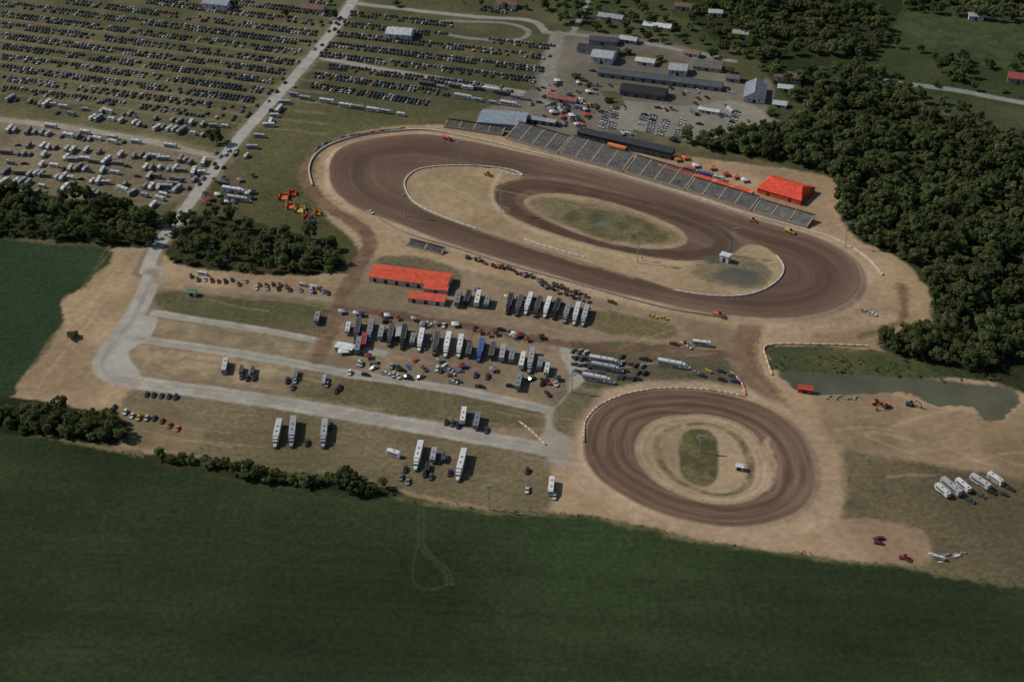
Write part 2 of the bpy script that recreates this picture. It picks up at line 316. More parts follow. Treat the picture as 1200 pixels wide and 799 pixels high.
for k in range(16):
    t=k/15; a=(40+90*t+random.uniform(-20,20),455-140*t); stroke([a,(a[0]+12,a[1]-20),(a[0]+30,a[1]-42)],1.2,random.choice([(112,95,72),(162,142,114)]),None,None,1.5,.3,warp=False)
for y in (14,27,39,52,64,77,89,101):
    stroke([(-20,y+5),(380,y+57)],4,(118,108,86),None,None,3,0.38)
tk=(RG==2); am=np.where(tk,.25,1.0)
CC*=(1+am*(0.3*fb(GX,GY,5,60,3)-.15))[...,None]
CC*=(1+(.4+.6*am)*(0.24*fb(GX,GY,70,61,3)-.12))[...,None]
# heights
bz=np.where(osd>0,np.clip(1-osd/24,0,1),np.clip(1+osd/4,0,1))*1.8; ZZ[osl]+=bz
spts=wpts(SOUT); ssl2=bbox(spts,10); s2=sdist(spts,GX[ssl2],GY[ssl2]); ZZ[ssl2]+=np.where(s2>0,np.clip(1-s2/20,0,1),np.clip(1+s2/3,0,1))*0.9
ZZ[psl]+=-1.4*np.clip(ps/3+0.5,0,1)
ZZ[psl]=np.where(RG[psl]==5,-0.9,ZZ[psl])
edge=np.minimum(np.minimum(GX-X0,X1-GX),np.minimum(GY-Y0,Y1-GY)); ZZ*=np.clip(edge/20,0,1)
def gz(x,y):
    i=(x-X0)/DS; j=(y-Y0)/DS
    if i<0 or j<0 or i>=nx-1 or j>=ny-1: return 0.0
    i0=int(i); j0=int(j); a=i-i0; b=j-j0
    return float((ZZ[j0,i0]*(1-a)+ZZ[j0,i0+1]*a)*(1-b)+(ZZ[j0+1,i0]*(1-a)+ZZ[j0+1,i0+1]*a)*b)
def G(px,py):
    p=P(px,py); p.z=gz(p.x,p.y); return p
def npmesh(name,V,Fq,col=None,smooth=True):
    me=bpy.data.meshes.new(name); n=len(V); k=len(Fq)
    me.vertices.add(n); me.vertices.foreach_set('co',np.ascontiguousarray(V,dtype=np.float32).ravel())
    me.loops.add(k*4); me.loops.foreach_set('vertex_index',np.ascontiguousarray(Fq,dtype=np.int32).ravel())
    me.polygons.add(k); me.polygons.foreach_set('loop_start',np.arange(0,k*4,4,dtype=np.int32)); me.polygons.foreach_set('loop_total',np.full(k,4,dtype=np.int32))
    if smooth: me.polygons.foreach_set('use_smooth',np.ones(k,bool))
    me.update(calc_edges=True)
    if col is not None:
        a=me.color_attributes.new('Col','FLOAT_COLOR','POINT'); c4=np.ones((n,4),np.float32); c4[:,:3]=col
        a.data.foreach_set('color',c4.ravel())
    return me
idx=np.arange(nx*ny).reshape(ny,nx)
Q=np.stack([idx[:-1,:-1],idx[:-1,1:],idx[1:,1:],idx[1:,:-1]],-1).reshape(-1,4)
qr=RG[:-1,:-1].ravel(); VV=np.stack([GX,GY,ZZ],-1).reshape(-1,3); CV=CC.reshape(-1,3)
for r,(nm,mt) in enumerate(zip(REG,RM)):
    q=Q[qr==r]
    if len(q)==0: continue
    u,inv=np.unique(q,return_inverse=True)
    me=npmesh(nm,VV[u],inv.reshape(-1,4),CV[u]); me.materials.append(M[mt])
    o=bpy.data.objects.new(nm,me); COL.objects.link(o); o['kind']='structure'
# outer ground
ox=np.unique(np.concatenate([np.arange(-3030,-530,50),[-530,530],np.arange(580,3031,50),np.arange(-480,530,50)])); oy=np.unique(np.concatenate([np.arange(-530,470,50),[470,1450],np.arange(520,1450,50),np.arange(1500,5001,50)]))
OX,OY=np.meshgrid(ox,oy); oi=np.arange(OX.size).reshape(OX.shape)
q=np.stack([oi[:-1,:-1],oi[:-1,1:],oi[1:,1:],oi[1:,:-1]],-1).reshape(-1,4)
cxm=((OX[:-1,:-1]+OX[1:,1:])/2).ravel(); cym=((OY[:-1,:-1]+OY[1:,1:])/2).ravel()
q=q[~((cxm>-530)&(cxm<530)&(cym>470)&(cym<1450))]
t=np.clip((OY-560)/200,0,1)[...,None]; nn=fb(OX,OY,400,70)[...,None]
oc=(1-t)*np.array(lin((36,44,27)))+t*(np.array(lin((48,56,34)))*(1-nn)+np.array(lin((78,76,52)))*nn)
me=npmesh('countryside_ground',np.stack([OX,OY,OX*0],-1).reshape(-1,3),q,oc.reshape(-1,3)); me.materials.append(M['grass'])
o=bpy.data.objects.new('countryside_ground',me); COL.objects.link(o); o['kind']='structure'
# ------------------------------------------------------------ mesh builder
class MB:
    def __init__(s): s.v=[]; s.f=[]; s.m=[]
    def add(s,vs,fs,m=0):
        b=len(s.v); s.v+=[tuple(v) for v in vs]; s.f+=[tuple(i+b for i in f) for f in fs]; s.m+=[m]*len(fs)
    def loft(s,st,m=0):
        vs=[]
        for q in st:
            y,hw,z0,z1=q[:4]; ht=q[4] if len(q)>4 else hw
            vs+=[(-hw,y,z0),(hw,y,z0),(ht,y,z1),(-ht,y,z1)]
        fs=[]
        for k in range(len(st)-1):
            a=4*k; b=a+4
            for i in range(4): j=(i+1)%4; fs.append((a+i,b+i,b+j,a+j))
        n=4*(len(st)-1); fs.append((0,1,2,3)); fs.append((n+3,n+2,n+1,n))
        s.add(vs,fs,m); return s
    def box(s,x0,x1,y0,y1,z0,z1,m=0):
        s.add([(x0,y0,z0),(x1,y0,z0),(x1,y1,z0),(x0,y1,z0),(x0,y0,z1),(x1,y0,z1),(x1,y1,z1),(x0,y1,z1)],[(0,3,2,1),(4,5,6,7),(0,1,5,4),(1,2,6,5),(2,3,7,6),(3,0,4,7)],m); return s
    def cyl(s,p,q,r0,r1=None,n=8,m=0):
        r1=r0 if r1 is None else r1; p=Vector(p); q=Vector(q); d=(q-p).normalized()
        u=d.orthogonal().normalized(); w_=d.cross(u); vs=[]
        for k in range(n):
            a=2*math.pi*k/n; e=u*math.cos(a)+w_*math.sin(a); vs+=[p+e*r0,q+e*r1]
        fs=[(2*k,2*((k+1)%n),2*((k+1)%n)+1,2*k+1) for k in range(n)]
        fs+=[tuple(2*k for k in range(n))[::-1],tuple(2*k+1 for k in range(n))]
        s.add(vs,fs,m); return s
    def mesh(s,name,mats):
        me=bpy.data.meshes.new(name); me.from_pydata(s.v,[],s.f)
        for m in mats: me.materials.append(M[m] if isinstance(m,str) else m)
        me.polygons.foreach_set('material_index',s.m); me.update(); return me
THINGS=[]
def reg(o,label,cat,group=None):
    o['label']=label; o['category']=cat
    if group: o['group']=group
    THINGS.append(o); return o
def single(name,me,loc,rz,label,cat,group=None,color=(1,1,1),sc=1):
    o=bpy.data.objects.new(name,me); COL.objects.link(o); o.location=loc; o.rotation_euler=(0,0,rz); o.scale=(sc,sc,sc); o.color=(*color,1)
    return reg(o,label,cat,group)
def empty(name,loc,rz,label,cat,group=None,sc=1):
    o=bpy.data.objects.new(name,None); COL.objects.link(o); o.location=loc; o.rotation_euler=(0,0,rz); o.scale=(sc,sc,sc)
    return reg(o,label,cat,group)
def part(name,me,parent,color=(1,1,1),loc=None):
    o=bpy.data.objects.new(name,me); COL.objects.link(o); o.parent=parent; o.color=(*color,1)
    if loc: o.location=loc
    return o
def inst(T,loc,rz,color,label,cat,group=None,sc=1):
    e=empty(T['name'],loc,rz,label,cat,group,sc)
    for nm,me,subs in T['parts']:
        p=part(nm,me,e,color)
        for sn,sm_ in subs: part(sn,sm_,p,color)
    return e
def head(px,py,dx,dy):
    a=P(px,py); b=P(px+dx,py+dy); return math.atan2(-(b.x-a.x),b.y-a.y)
def wheel(x,y,r=0.34,w=0.24):
    mb=MB(); mb.cyl((x-w/2,y,r),(x+w/2,y,r),r,n=10); mb.cyl((x-w/2-.01,y,r),(x+w/2+.01,y,r),r*.55,n=8,m=1)
    return mb.mesh('wheel',['tyre','galv'])
def jit(c,a=.75,b=1.12):
    f=random.uniform(a,b); return tuple(v*f for v in c)
# cars
def carparts(kind):
    b=MB(); gl=MB()
    if kind=='sedan':
        b.loft([(-2.35,.72,.45,.82),(-2.2,.86,.3,.95,.8),(-1.3,.92,.26,1.0,.84),(0.9,.92,.26,.97,.84),(1.9,.88,.28,.86,.78),(2.3,.72,.38,.68,.66)])
        gl.loft([(-1.95,.76,.94,.96,.74),(-1.25,.8,.94,1.4,.62),(0.2,.8,.94,1.42,.62),(1.05,.78,.94,.96,.76)])
        b.loft([(-1.3,.62,1.39,1.43,.6),(-.5,.63,1.42,1.46,.6),(.25,.62,1.4,1.44,.6)]); wy=1.4
    elif kind=='suv':
        b.loft([(-2.35,.85,.4,1.1,.8),(-2.2,.92,.35,1.15,.86),(0.9,.94,.35,1.15,.86),(2.1,.92,.35,1.05,.82),(2.35,.8,.45,.85,.74)])
        gl.loft([(-2.25,.82,1.1,1.15,.78),(-2.0,.84,1.1,1.66,.68),(0.3,.84,1.1,1.7,.68),(1.1,.82,1.1,1.15,.8)])
        b.loft([(-2.05,.7,1.64,1.7,.66),(-.8,.7,1.69,1.75,.66),(.35,.7,1.67,1.73,.66)]); wy=1.45
    else:
        b.loft([(-2.8,.88,.5,1.1),(-2.78,.93,.45,1.12),(-.9,.94,.45,1.12)])
        b.loft([(-.92,.94,.45,1.12,.9),(1.4,.94,.45,1.12,.88),(2.5,.92,.45,1.05,.84),(2.75,.82,.55,.9,.78)])
        b.box(-.78,.78,-2.7,-1.0,1.125,1.13,1)
        gl.loft([(-.85,.84,1.1,1.15,.82),(-.7,.84,1.1,1.72,.7),(.7,.84,1.1,1.74,.7),(1.45,.82,1.1,1.15,.8)])
        b.loft([(-.72,.7,1.7,1.76,.68),(.75,.7,1.72,1.78,.68)]); wy=1.75
    return b,gl,wy
CARS={}
for k in ('sedan','suv','pickup'):
    b,gl,wy=carparts(k)
    wh=[wheel(sx*.82,sy*wy) for sx in (-1,1) for sy in (-1,1)]
    T={'name':{'sedan':'parked_car','suv':'parked_car','pickup':'pickup_truck'}[k],'parts':[('body',b.mesh('body',['paint','dark']),[]),('window',gl.mesh('window',['glass']),[])]+[('wheel',x,[]) for x in wh]}
    one=MB(); one.v=list(b.v); one.f=list(b.f); one.m=list(b.m); one.add(gl.v,gl.f,2)
    for sx in (-1,1):
        for sy in (-1,1): one.cyl((sx*.82-.12,sy*wy,.34),(sx*.82+.12,sy*wy,.34),.34,n=6,m=3)
    CARS[k]=(T,one.mesh(k+'_whole',['paint','dark','glass','tyre']),one)
PAL=[('black',(.018,.018,.019),28),('dark grey',(.05,.052,.055),22),('navy blue',(.02,.028,.055),10),('silver',(.19,.195,.2),13),('white',(.36,.36,.345),12),('dark red',(.12,.025,.02),8),('tan',(.17,.145,.11),7)]
def rcol(): 
    r=random.uniform(0,sum(p[2] for p in PAL))
    for n,c,w_ in PAL:
        r-=w_
        if r<=0: return n,c
    return PAL[0][:2]
CN={p[0]:p[1] for p in PAL}; CN.update({'white':(.43,.43,.41),'silver':(.24,.245,.25),'red':(.3,.035,.025),'orange':(.42,.11,.035),'blue':(.04,.085,.22),'grey':(.14,.145,.15),'yellow':(.4,.27,.05),'green':(.035,.12,.05)})
KN={'sedan':'car','suv':'SUV','pickup':'pickup truck'}
NCAR=0
def car(px,py,dx,dy,where,group,near=False,kind=None,cn=None,loc=None,rz=None):
    global NCAR
    kind=kind or random.choices(['sedan','suv','pickup'],[5,3,3])[0]
    if kind!='pickup': NCAR+=1
    n,c=(cn,CN[cn]) if cn else rcol()
    loc=loc or G(px,py); rz=head(px,py,dx,dy) if rz is None else rz
    c=jit(c)
    T,me,_=CARS[kind]; lab=f"{n} {KN[kind]} {where}"
    cat='pickup truck' if kind=='pickup' else 'car'
    if near: return inst(T,loc,rz,c,lab,cat,group,1.12)
    return single(T['name'],me,loc,rz,lab,cat,group,c,1.05)
# ------------------------------------------------------------ parking rows
FAR=[]
def xroad(y): return np.interp(y,[0,50,95,150,205,250],[405,375,335,288,245,212])
ordn=['first','second','third','fourth','fifth','sixth','seventh','eighth','ninth','tenth','eleventh','twelfth','thirteenth']
def prow(a,b,where,group,fill=.9,step=3.2):
    A=P(*a); B=P(*b); d=B-A; L=d.length; u=d/L; rz=math.atan2(u.y,u.x); t=0
    while t<L:
        t+=step*random.uniform(.95,1.12)
        f=fill*(0.42+1.0*float(vn(np.array([t]),np.array([a[1]*7.0]),24,80)[0]))
        if random.random()>f: continue
        p=A+u*t; q=toP(p.x,p.y)
        if q[1]<-6 or q[0]<-6: continue
        p=p+Vector((0,random.uniform(-.3,.3),0)); p.z=gz(p.x,p.y)
        FAR.append((p,rz+random.choice([0,math.pi])+random.uniform(-.04,.04),where,group))
yl=[-48,-35,-22.5,-10,2.5,15,27.5,40,52.5,65,77.5,90,102]
for i,y in enumerate(yl[::-1]):
    where=f"in the {ordn[i]} row up of the left field"
    x1=xroad(y+45)-16
    g='cars parked in rows across the left field'
    fill=.97 if i>1 else .6
    x0=0 if y>-5 else -y*7.5
    for s in (0,3.9): prow((x0,y+x0*.13+s),(x1,y+s+x1*.13),where,g,fill*(1 if s==0 else .75))
for i,(a,b) in enumerate([((362,98),(500,120)),((365,86),(520,108)),((382,76),(600,104)),((372,62),(622,92)),((382,50),(632,80)),((392,38),(640,66)),((400,26),(520,40)),((408,14),(530,28)),((565,45),(645,54)),((560,8),(600,13))]):
    where=f"in the {ordn[i]} row up of the middle field"
    for s in (0,3.8): prow((a[0],a[1]+s),(b[0],b[1]+s),where,'cars parked in rows across the middle field',1.05 if s==0 else .8)
FAR.sort(key=lambda f:f[0].y)
# ------------------------------------------------------------ campers, motorhomes, haulers
def tmpl_camper(L=7.2,W=1.22,Hh=2.9):
    b=MB().loft([(-L/2,W,.55,Hh-.1,W*.95),(-L/2+.2,W,.45,Hh,W*.93),(L/2-1.1,W,.45,Hh,W*.93),(L/2-.3,W,.6,Hh-.5,W*.93),(L/2,W*.94,1.0,Hh-1.2,W*.9)])
    subs=[]
    for s in (-1,1):
        subs.append(('window',MB().box(s*(W-.03)-.04,s*(W-.03)+.04,-L*.36,L*.3,1.55,2.1).mesh('window',['glass'])))
        subs.append(('stripe',MB().box(s*W-.02,s*W+.02,-L/2+.2,L/2-1.2,.95,1.15).mesh('stripe',['dark'])))
    ac=MB().box(-.4,.4,-.6,.5,Hh,Hh+.3); hit=MB().cyl((-.5,L/2-.4,.5),(0,L/2+1.0,.5),.07).cyl((.5,L/2-.4,.5),(0,L/2+1.0,.5),.07)
    return {'name':'travel_trailer','parts':[('body',b.mesh('body',['paint']),subs),('air_conditioner',ac.mesh('ac',['galv']),[]),('hitch',hit.mesh('hitch',['dark']),[])]+[('wheel',wheel(s*(W-.1),-.4),[]) for s in (-1,1)]}
def tmpl_motorhome(L=10.5,W=1.27,Hh=3.4):
    b=MB().loft([(-L/2,W,.5,Hh-.1,W*.95),(-L/2+.2,W,.4,Hh,W*.94),(L/2-.8,W,.4,Hh,W*.94),(L/2-.1,W*.98,.45,Hh-.5,W*.9),(L/2,W*.95,.5,1.6,W*.93)])
    wsb=MB(); wsb.loft([(L/2-.3,1.1,1.6,2.8,1.05),(L/2+.06,1.1,1.6,2.0,1.05)])
    subs=[('windscreen',wsb.mesh('windscreen',['glass']))]
    for s in (-1,1):
        subs.append(('window',MB().box(s*(W-.03)-.05,s*(W-.03)+.05,-L*.4,L*.38,1.75,2.4).mesh('window',['glass'])))
        subs.append(('stripe',MB().box(s*W-.02,s*W+.02,-L/2+.2,L/2-1,.8,1.25).mesh('stripe',['dark'])))
    parts=[('body',b.mesh('body',['paint']),subs)]
    for y in (-2.2,2.2): parts.append(('air_conditioner',MB().box(-.4,.4,y-.5,y+.5,Hh,Hh+.28).mesh('ac',['galv']),[]))
    parts+=[('wheel',wheel(s*(W-.1),y,.5,.3),[]) for s in (-1,1) for y in (-L*.27,L*.33)]
    return {'name':'motorhome','parts':parts}
def tmpl_hauler(L=15.0,W=1.45,Hh=4.1,cabon=True,awn=False):
    off=-2.8 if cabon else 0
    b=MB().loft([(off-L/2,W,1.1,Hh,W),(off+L/2-.25,W,1.1,Hh,W),(off+L/2,W*.9,1.2,Hh-.1,W*.9)])
    b.box(-W*.98,W*.98,off-L/2+.8,off+L/2-5.5,.55,1.098)
    subs=[('rear_door',MB().box(-1.15,1.15,off-L/2-.05,off-L/2-.003,1.2,Hh-.15).mesh('rear_door',['galv']))]
    for s in (-1,1):
        subs.append(('roof_rail',MB().box(s*(W-.03)-.06,s*(W-.03)+.06,off-L/2,off+L/2,Hh-.12,Hh+.06).mesh('rail',['galv'])))
        subs.append(('graphic_band',MB().box(s*W-.02,s*W+.02,off-L/2+1,off+L/2-2,1.7,2.6).mesh('band',['dark'])))
    for y in (-1,3): subs.append(('roof_vent',MB().box(-.35,.35,off+y,off+y+.8,Hh,Hh+.22).mesh('hatch',['dark'])))
    parts=[('trailer_box',b.mesh('trailer_box',['paint']),subs)]
    if awn:
        a=MB(); a.add([(W+.05,off-L/2+2,3.5),(W+3.2,off-L/2+2,2.9),(W+3.2,off+L/2-4,2.9),(W+.05,off+L/2-4,3.5)],[(0,1,2,3)])
        for y in (off-L/2+2.1,off+L/2-4.1): a.cyl((W+3.1,y,0),(W+3.1,y,2.9),.05,n=4)
        parts.append(('awning',a.mesh('awning',['galv']),[]))
    parts+=[('wheel',wheel(s*(W-.2),off-L/2+y,.5,.5),[]) for s in (-1,1) for y in (2.6,3.8)]
    if cabon:
        y0=off+L/2-1.2
        cb=MB().loft([(y0+1.5,1.2,.9,3.7,1.1),(y0+3.2,1.2,.9,3.75,1.1),(y0+3.5,1.15,.9,3.0,1.05),(y0+4.4,1.15,.8,2.9,1.0)])
        cb.loft([(y0+4.4,.95,.8,2.0,.85),(y0+6.3,.85,.75,1.8,.7),(y0+6.6,.7,.7,1.5,.6)]); cb.box(-.45,.45,y0-1.5,y0+1.6,.7,1.05)
        wsn=MB().loft([(y0+4.2,1.02,2.1,2.85,.98),(y0+4.55,1.02,2.05,2.3,1.0)])
        parts.append(('cab',cb.mesh('cab',['paint']),[('windscreen',wsn.mesh('ws',['glass']))]+[('fuel_tank',MB().cyl((s*.98,y0+1.6,.75),(s*.98,y0+3.0,.75),.32,n=8).mesh('tank',['galv'])) for s in (-1,1)]))
        parts+=[('wheel',wheel(s*1.0,y0+yy,.5,.4),[]) for s in (-1,1) for yy in (-.6,.6,5.3)]
    return {'name':'race_hauler' if cabon else 'enclosed_trailer','parts':parts}
TC=[tmpl_camper(),tmpl_camper(9.0,1.24,3.0),tmpl_camper(6.0,1.15,2.7)]; TMS=[tmpl_motorhome(),tmpl_motorhome(8.5,1.2,3.2)]; THL=[tmpl_hauler(15),tmpl_hauler(13.5,Hh=3.9)]; THA=[tmpl_hauler(15,awn=True),tmpl_hauler(14,awn=True,Hh=3.9)]+THL; TE=[tmpl_hauler(11,cabon=False,Hh=3.5,W=1.3),tmpl_hauler(9,cabon=False,Hh=3.2,W=1.25),tmpl_hauler(12.5,cabon=False,Hh=3.7,W=1.3)]
def rv(px,py,dx,dy,where,group,kind='camper',cn='white',sc=1,loc=None,rz=None):
    T=random.choice({'camper':TC,'motor':TMS,'hauler':THL,'awned':THA,'box':TE}[kind])
    nm={'camper':'travel trailer','motor':'motorhome','hauler':'race hauler','awned':'race hauler','box':'enclosed trailer'}[kind]
    rzz=(head(px,py,dx,dy)+random.uniform(-.03,.03)) if rz is None else rz
    return inst(T,loc or G(px,py),rzz,jit(CN[cn]),f"{cn} {nm} {where}",{'camper':'camper','motor':'motorhome','hauler':'truck','awned':'truck','box':'trailer'}[kind],group,sc)
gr='campers and motorhomes on the camping field'
def rvrow(a,b,where,fill=.75,step=4.6):
    A=P(*a);B=P(*b);d=B-A;L=d.length;u=d/L;t=0;rz0=math.atan2(u.y,u.x)
    while t<L:
        t+=step*random.uniform(.85,1.4)
        if random.random()>fill: continue
        p=A+u*t+Vector((random.uniform(-.5,.5),random.uniform(-1.8,1.8),0)); p.z=gz(p.x,p.y)
        r=random.random(); side=r<.25
        rz=rz0+(math.pi/2 if side else random.choice([0,math.pi]))+random.uniform(-.22,.22)
        if side: t+=4
        if random.random()<.75: rv(0,0,0,0,where,gr,random.choice(['camper','camper','motor']),random.choice(['white','white','white','silver','tan','white','grey']),loc=p,rz=rz,sc=random.uniform(.95,1.15))
        else: car(0,0,0,0,where,'cars among the campers',loc=p,rz=rz,kind=random.choice(['pickup','pickup','pickup','suv']))
for i,(a,b) in enumerate([((0,116),(262,150)),((60,131),(258,162)),((0,168),(238,192)),((0,179),(232,203)),((0,190),(222,213)),((0,201),(212,224)),((0,212),(130,231)),((0,223),(60,231)),((0,152),(140,168)),((135,222),(190,236))]):
    rvrow(a,b,f"in the {ordn[i]} camping row by the gravel lane",[.62,.62,.72,.8,.75,.78,.72,.7,.7,.7][i])
rvrow((175,245),(205,215),"at the tree side corner of the camping field",.9,5)
rvrow((285,190),(335,120),"along the far side of the access road",.6,8)
for x,y,k in [(100,157,'motor'),(132,163,'motor'),(160,168,'motor'),(200,173,'motor'),(60,150,'motor')]: rv(x,y,20,3,'parked end to end on the gravel lane by the campers',gr,k)
for x,y,k in [(345,113,'box'),(358,117,'motor'),(383,121,'box'),(405,126,'box'),(420,128,'motor'),(437,131,'box'),(452,133,'box'),(470,136,'camper')]: rv(x,y,20,3,'in the line above the grassy left corner',"trailers lined up behind the grass bank",k,random.choice(['white','white','silver']))
for x,y in [(503,101),(517,104),(533,103),(548,105),(562,106),(578,108),(592,112),(606,116),(545,116),(560,119),(578,122),(598,124)]: rv(x,y,20,3.2,'on the lane behind the blue grey warehouse',"trucks lined up behind the warehouse",random.choice(['box','hauler','motor']),random.choice(['white','white','silver','dark grey']),sc=.9)
for k in range(18):
    x=random.choice([random.uniform(655,690),random.uniform(812,905),random.uniform(690,800)]); y=random.uniform(126,158) if x<800 else random.uniform(126,150)
    if x>868 and x<900: continue
    if 690<x<800: y=random.uniform(106,112) if x<722 else 158+(x-720)*.03
    rv(x,y,random.choice([15,3]),random.choice([3,14]),'parked loosely in the yard behind the grandstand','yard trailers',random.choice(['box','camper','camper']),random.choice(['white','silver','grey','white']),.85)
rp=wpts([(205,262),(250,198),(292,146),(340,94),(375,53),(402,20)],True,False); 
for k in range(44):
    i=random.randrange(len(rp)-1); p=Vector((rp[i][0],rp[i][1],0)); q=Vector((rp[i+1][0],rp[i+1][1],0)); d=(q-p); u=d.normalized(); n=Vector((-u.y,u.x,0))
    sd_=random.choice([-1.7,1.7,7,8.5,-7]); pp=p+d*random.random()+n*(-sd_); pp.z=gz(pp.x,pp.y)
    car(0,0,0,0,'along the paved access road'+(' shoulder' if abs(sd_)>3 else ''),'cars along the access road',loc=pp,rz=math.atan2(-u.x,u.y)+(math.pi if sd_<0 else 0))
for k,x in enumerate(range(216,392,8)):
    if random.random()<.85: car(x,325+(x-216)*.1+random.uniform(-2,3),2,10,'beside the lane under the centre trees','cars by the centre trees')
for k,x in enumerate(range(300,390,13)): car(x,338+(x-300)*.05,3,10,'in the lower line below the centre trees','cars by the centre trees',True)
for x,y,c in [(355,335,'white'),(368,338,'white'),(238,322,'white')]: rv(x,y,10,2,'below the centre trees','campers by the centre trees','camper',c,.8)
# ------------------------------------------------------------ haulers in the pits
g1='race haulers in the upper pit row'; g2='race haulers in the long pit row'; g3='rigs on the lower pit lot'
for x,y,c in [(537,352,'grey'),(548,353,'black'),(560,353,'white'),(571,356,'grey'),(597,358,'black'),(608,360,'dark grey'),(619,361,'white'),(630,363,'dark grey'),(641,365,'white'),(652,367,'black'),(664,370,'grey'),(675,372,'white'),(685,374,'silver')]:
    rv(x,y+random.uniform(-2,2),-7,24,'in the upper pit row beyond the brown lane',g1,'hauler' if x>590 else 'box',c,1.1 if x>590 else 1.25)
for x,y,c,k in [(408,387,'white','box'),(419,391,'dark grey','hauler'),(434,390,'grey','hauler'),(458,397,'dark grey','hauler'),(473,400,'black','awned'),(493,402,'white','awned'),(511,406,'dark grey','hauler'),(524,407,'white','awned'),(539,411,'white','hauler'),(563,414,'blue','awned'),(577,417,'dark grey','box'),(589,418,'silver','box'),(600,421,'grey','box'),(612,428,'white','box'),(622,427,'silver','hauler'),(633,430,'grey','box'),(608,449,'grey','box'),(427,402,'red','box'),(447,394,'silver','box'),(550,412,'dark grey','box'),(484,400,'grey','box'),(420,408,'grey','box'),(641,436,'white','box')]:
    rv(x,y+random.uniform(-2,2),-5,25,'in the long pit row below the brown lane',g2,k,c,1.15 if k!='box' else 1.2)
for x,y,c,k,dx in [(372,376,'grey','box',-5),(264,432,'white','motor',-6),(325,512,'white','hauler',-5),(343,510,'silver','hauler',-3),(380,512,'silver','hauler',-3),(490,538,'white','hauler',-5),(508,537,'silver','box',-5),(540,549,'white','hauler',-5),(543,491,'white','box',-3),(559,497,'grey','box',-5),(646,573,'white','motor',-2),(462,534,'white','camper',10)]:
    rv(x,y,dx,22 if dx!=10 else 3,'on the lower pit lot',g3,k,c,1.22)
for x,y,c,k,dx,dy in [(710,426,'white','hauler',22,4),(712,434,'silver','hauler',22,4),(702,447,'white','hauler',24,5),(790,430,'white','hauler',26,5),(822,405,'white','box',15,2),(830,436,'yellow','box',6,3)]:
    rv(x,y,dx,dy,'in the parking patch above the small track','rigs above the small track',k,c,1.0 if c!='yellow' else .5)
for x,y,c in [(1104,578,'white'),(1114,574,'silver'),(1128,572,'white'),(1148,568,'white'),(1166,564,'white')]:
    rv(x,y,13,11 if x<1140 else 9,'at the far right on the brown grass','trailers parked at the far right','motor' if x==1166 else 'box',c,1.15)
for x,y in [(1137,588),(1150,582),(1162,578),(1176,580),(1184,574)]: car(x,y,10,4,'beside the white trailers at the far right','cars at the far right',True,cn=random.choice(['black','dark grey','navy blue','silver']))
for i,x in enumerate([172,180,189,198,206]): car(x,463+i*.8,-4,10,'in the upper short line on the lower left lot','cars on the lower left lot',True,cn=['black','black','dark grey','black','navy blue'][i])
for i,(x,y,c) in enumerate([(134,478,'black'),(147,484,'white'),(155,488,'white'),(163,490,'yellow'),(172,491,'silver'),(181,491,'black'),(190,494,'dark red'),(199,499,'red'),(208,503,'orange')]): car(x,y,-6,12,'in the diagonal line on the lower left lot','cars on the lower left lot',True,cn=c)
for x,y,k,c in [(283,442,'pickup','dark grey'),(290,444,'pickup','black'),(298,444,'suv','black'),(337,447,'pickup','black'),(346,447,'pickup','silver'),(343,455,'suv','dark grey'),(383,451,'pickup','silver'),(394,459,'suv','dark red'),(398,455,'pickup','black'),(523,496,'suv','black'),(530,497,'pickup','dark grey'),(537,500,'suv','black'),(618,553,'suv','black'),(618,575,'pickup','white'),(650,583,'suv','white'),(475,551,'pickup','black'),(478,565,'pickup','silver'),(498,556,'pickup','black'),(505,560,'suv','dark grey'),(523,540,'suv','navy blue'),(527,555,'pickup','black'),(360,520,'pickup','black'),(388,500,'suv','dark grey'),(570,505,'pickup','dark grey'),(470,560,'pickup','grey')]:
    car(x,y,-3,14,'on the lower pit lot between the rigs','cars on the lower pit lot',True,k,c)
for (x,y) in [(283,436),(296,437)]: rv(x,y,-4,20,'small and dark on the middle pit strip','small dark trailers on the middle strip','box','dark grey',.85)
for (x,y,c) in [(520,538,'dark grey'),(380,448,'silver'),(347,441,'grey'),(501,550,'black')]: rv(x,y,-4,20,'small on the lower pit strips','small trailers on the lower strips','box',c,.8)
for k in range(40):
    x=random.uniform(672,762); y=412+(x-672)*.12+random.choice([0,8,16,24])
    if any(abs(x-a)<18 and abs(y-b)<5 for a,b in [(710,426),(712,434),(702,447)]): continue
    car(x,y,10,random.choice([2,-8]),'in the crowded patch above the small track','cars above the small track',True)
for x,y in [(815,437),(823,441),(845,436),(858,441),(862,448),(846,446),(778,428),(805,408),(790,404)]: car(x,y,12,3,'by the barrier curve above the small track','cars above the small track',True)
car(1022,369,12,3,'on the light dirt outside the far right turn','vehicles outside the far turn',True,'pickup','white'); car(1014,366,12,3,'on the light dirt outside the far right turn','vehicles outside the far turn',True,'pickup','silver')
car(717,355,12,4,'on the apron of the lower straight','vehicles by the lower straight',True,'pickup','dark red'); car(765,372,12,3,'on the apron of the lower straight','vehicles by the lower straight',True,'pickup','yellow'); car(778,374,12,3,'on the apron of the lower straight','vehicles by the lower straight',True,'suv','yellow')
car(1030,632,6,-1,'on the bare square at the lower right','vehicles at the lower right',True,'pickup','dark red'); car(1030,637,6,1,'on the bare square at the lower right','vehicles at the lower right',True,'sedan','dark red')
car(434,252,6,3,'on the dirt bank left of the track','vehicles left of the track',True,'pickup','white')
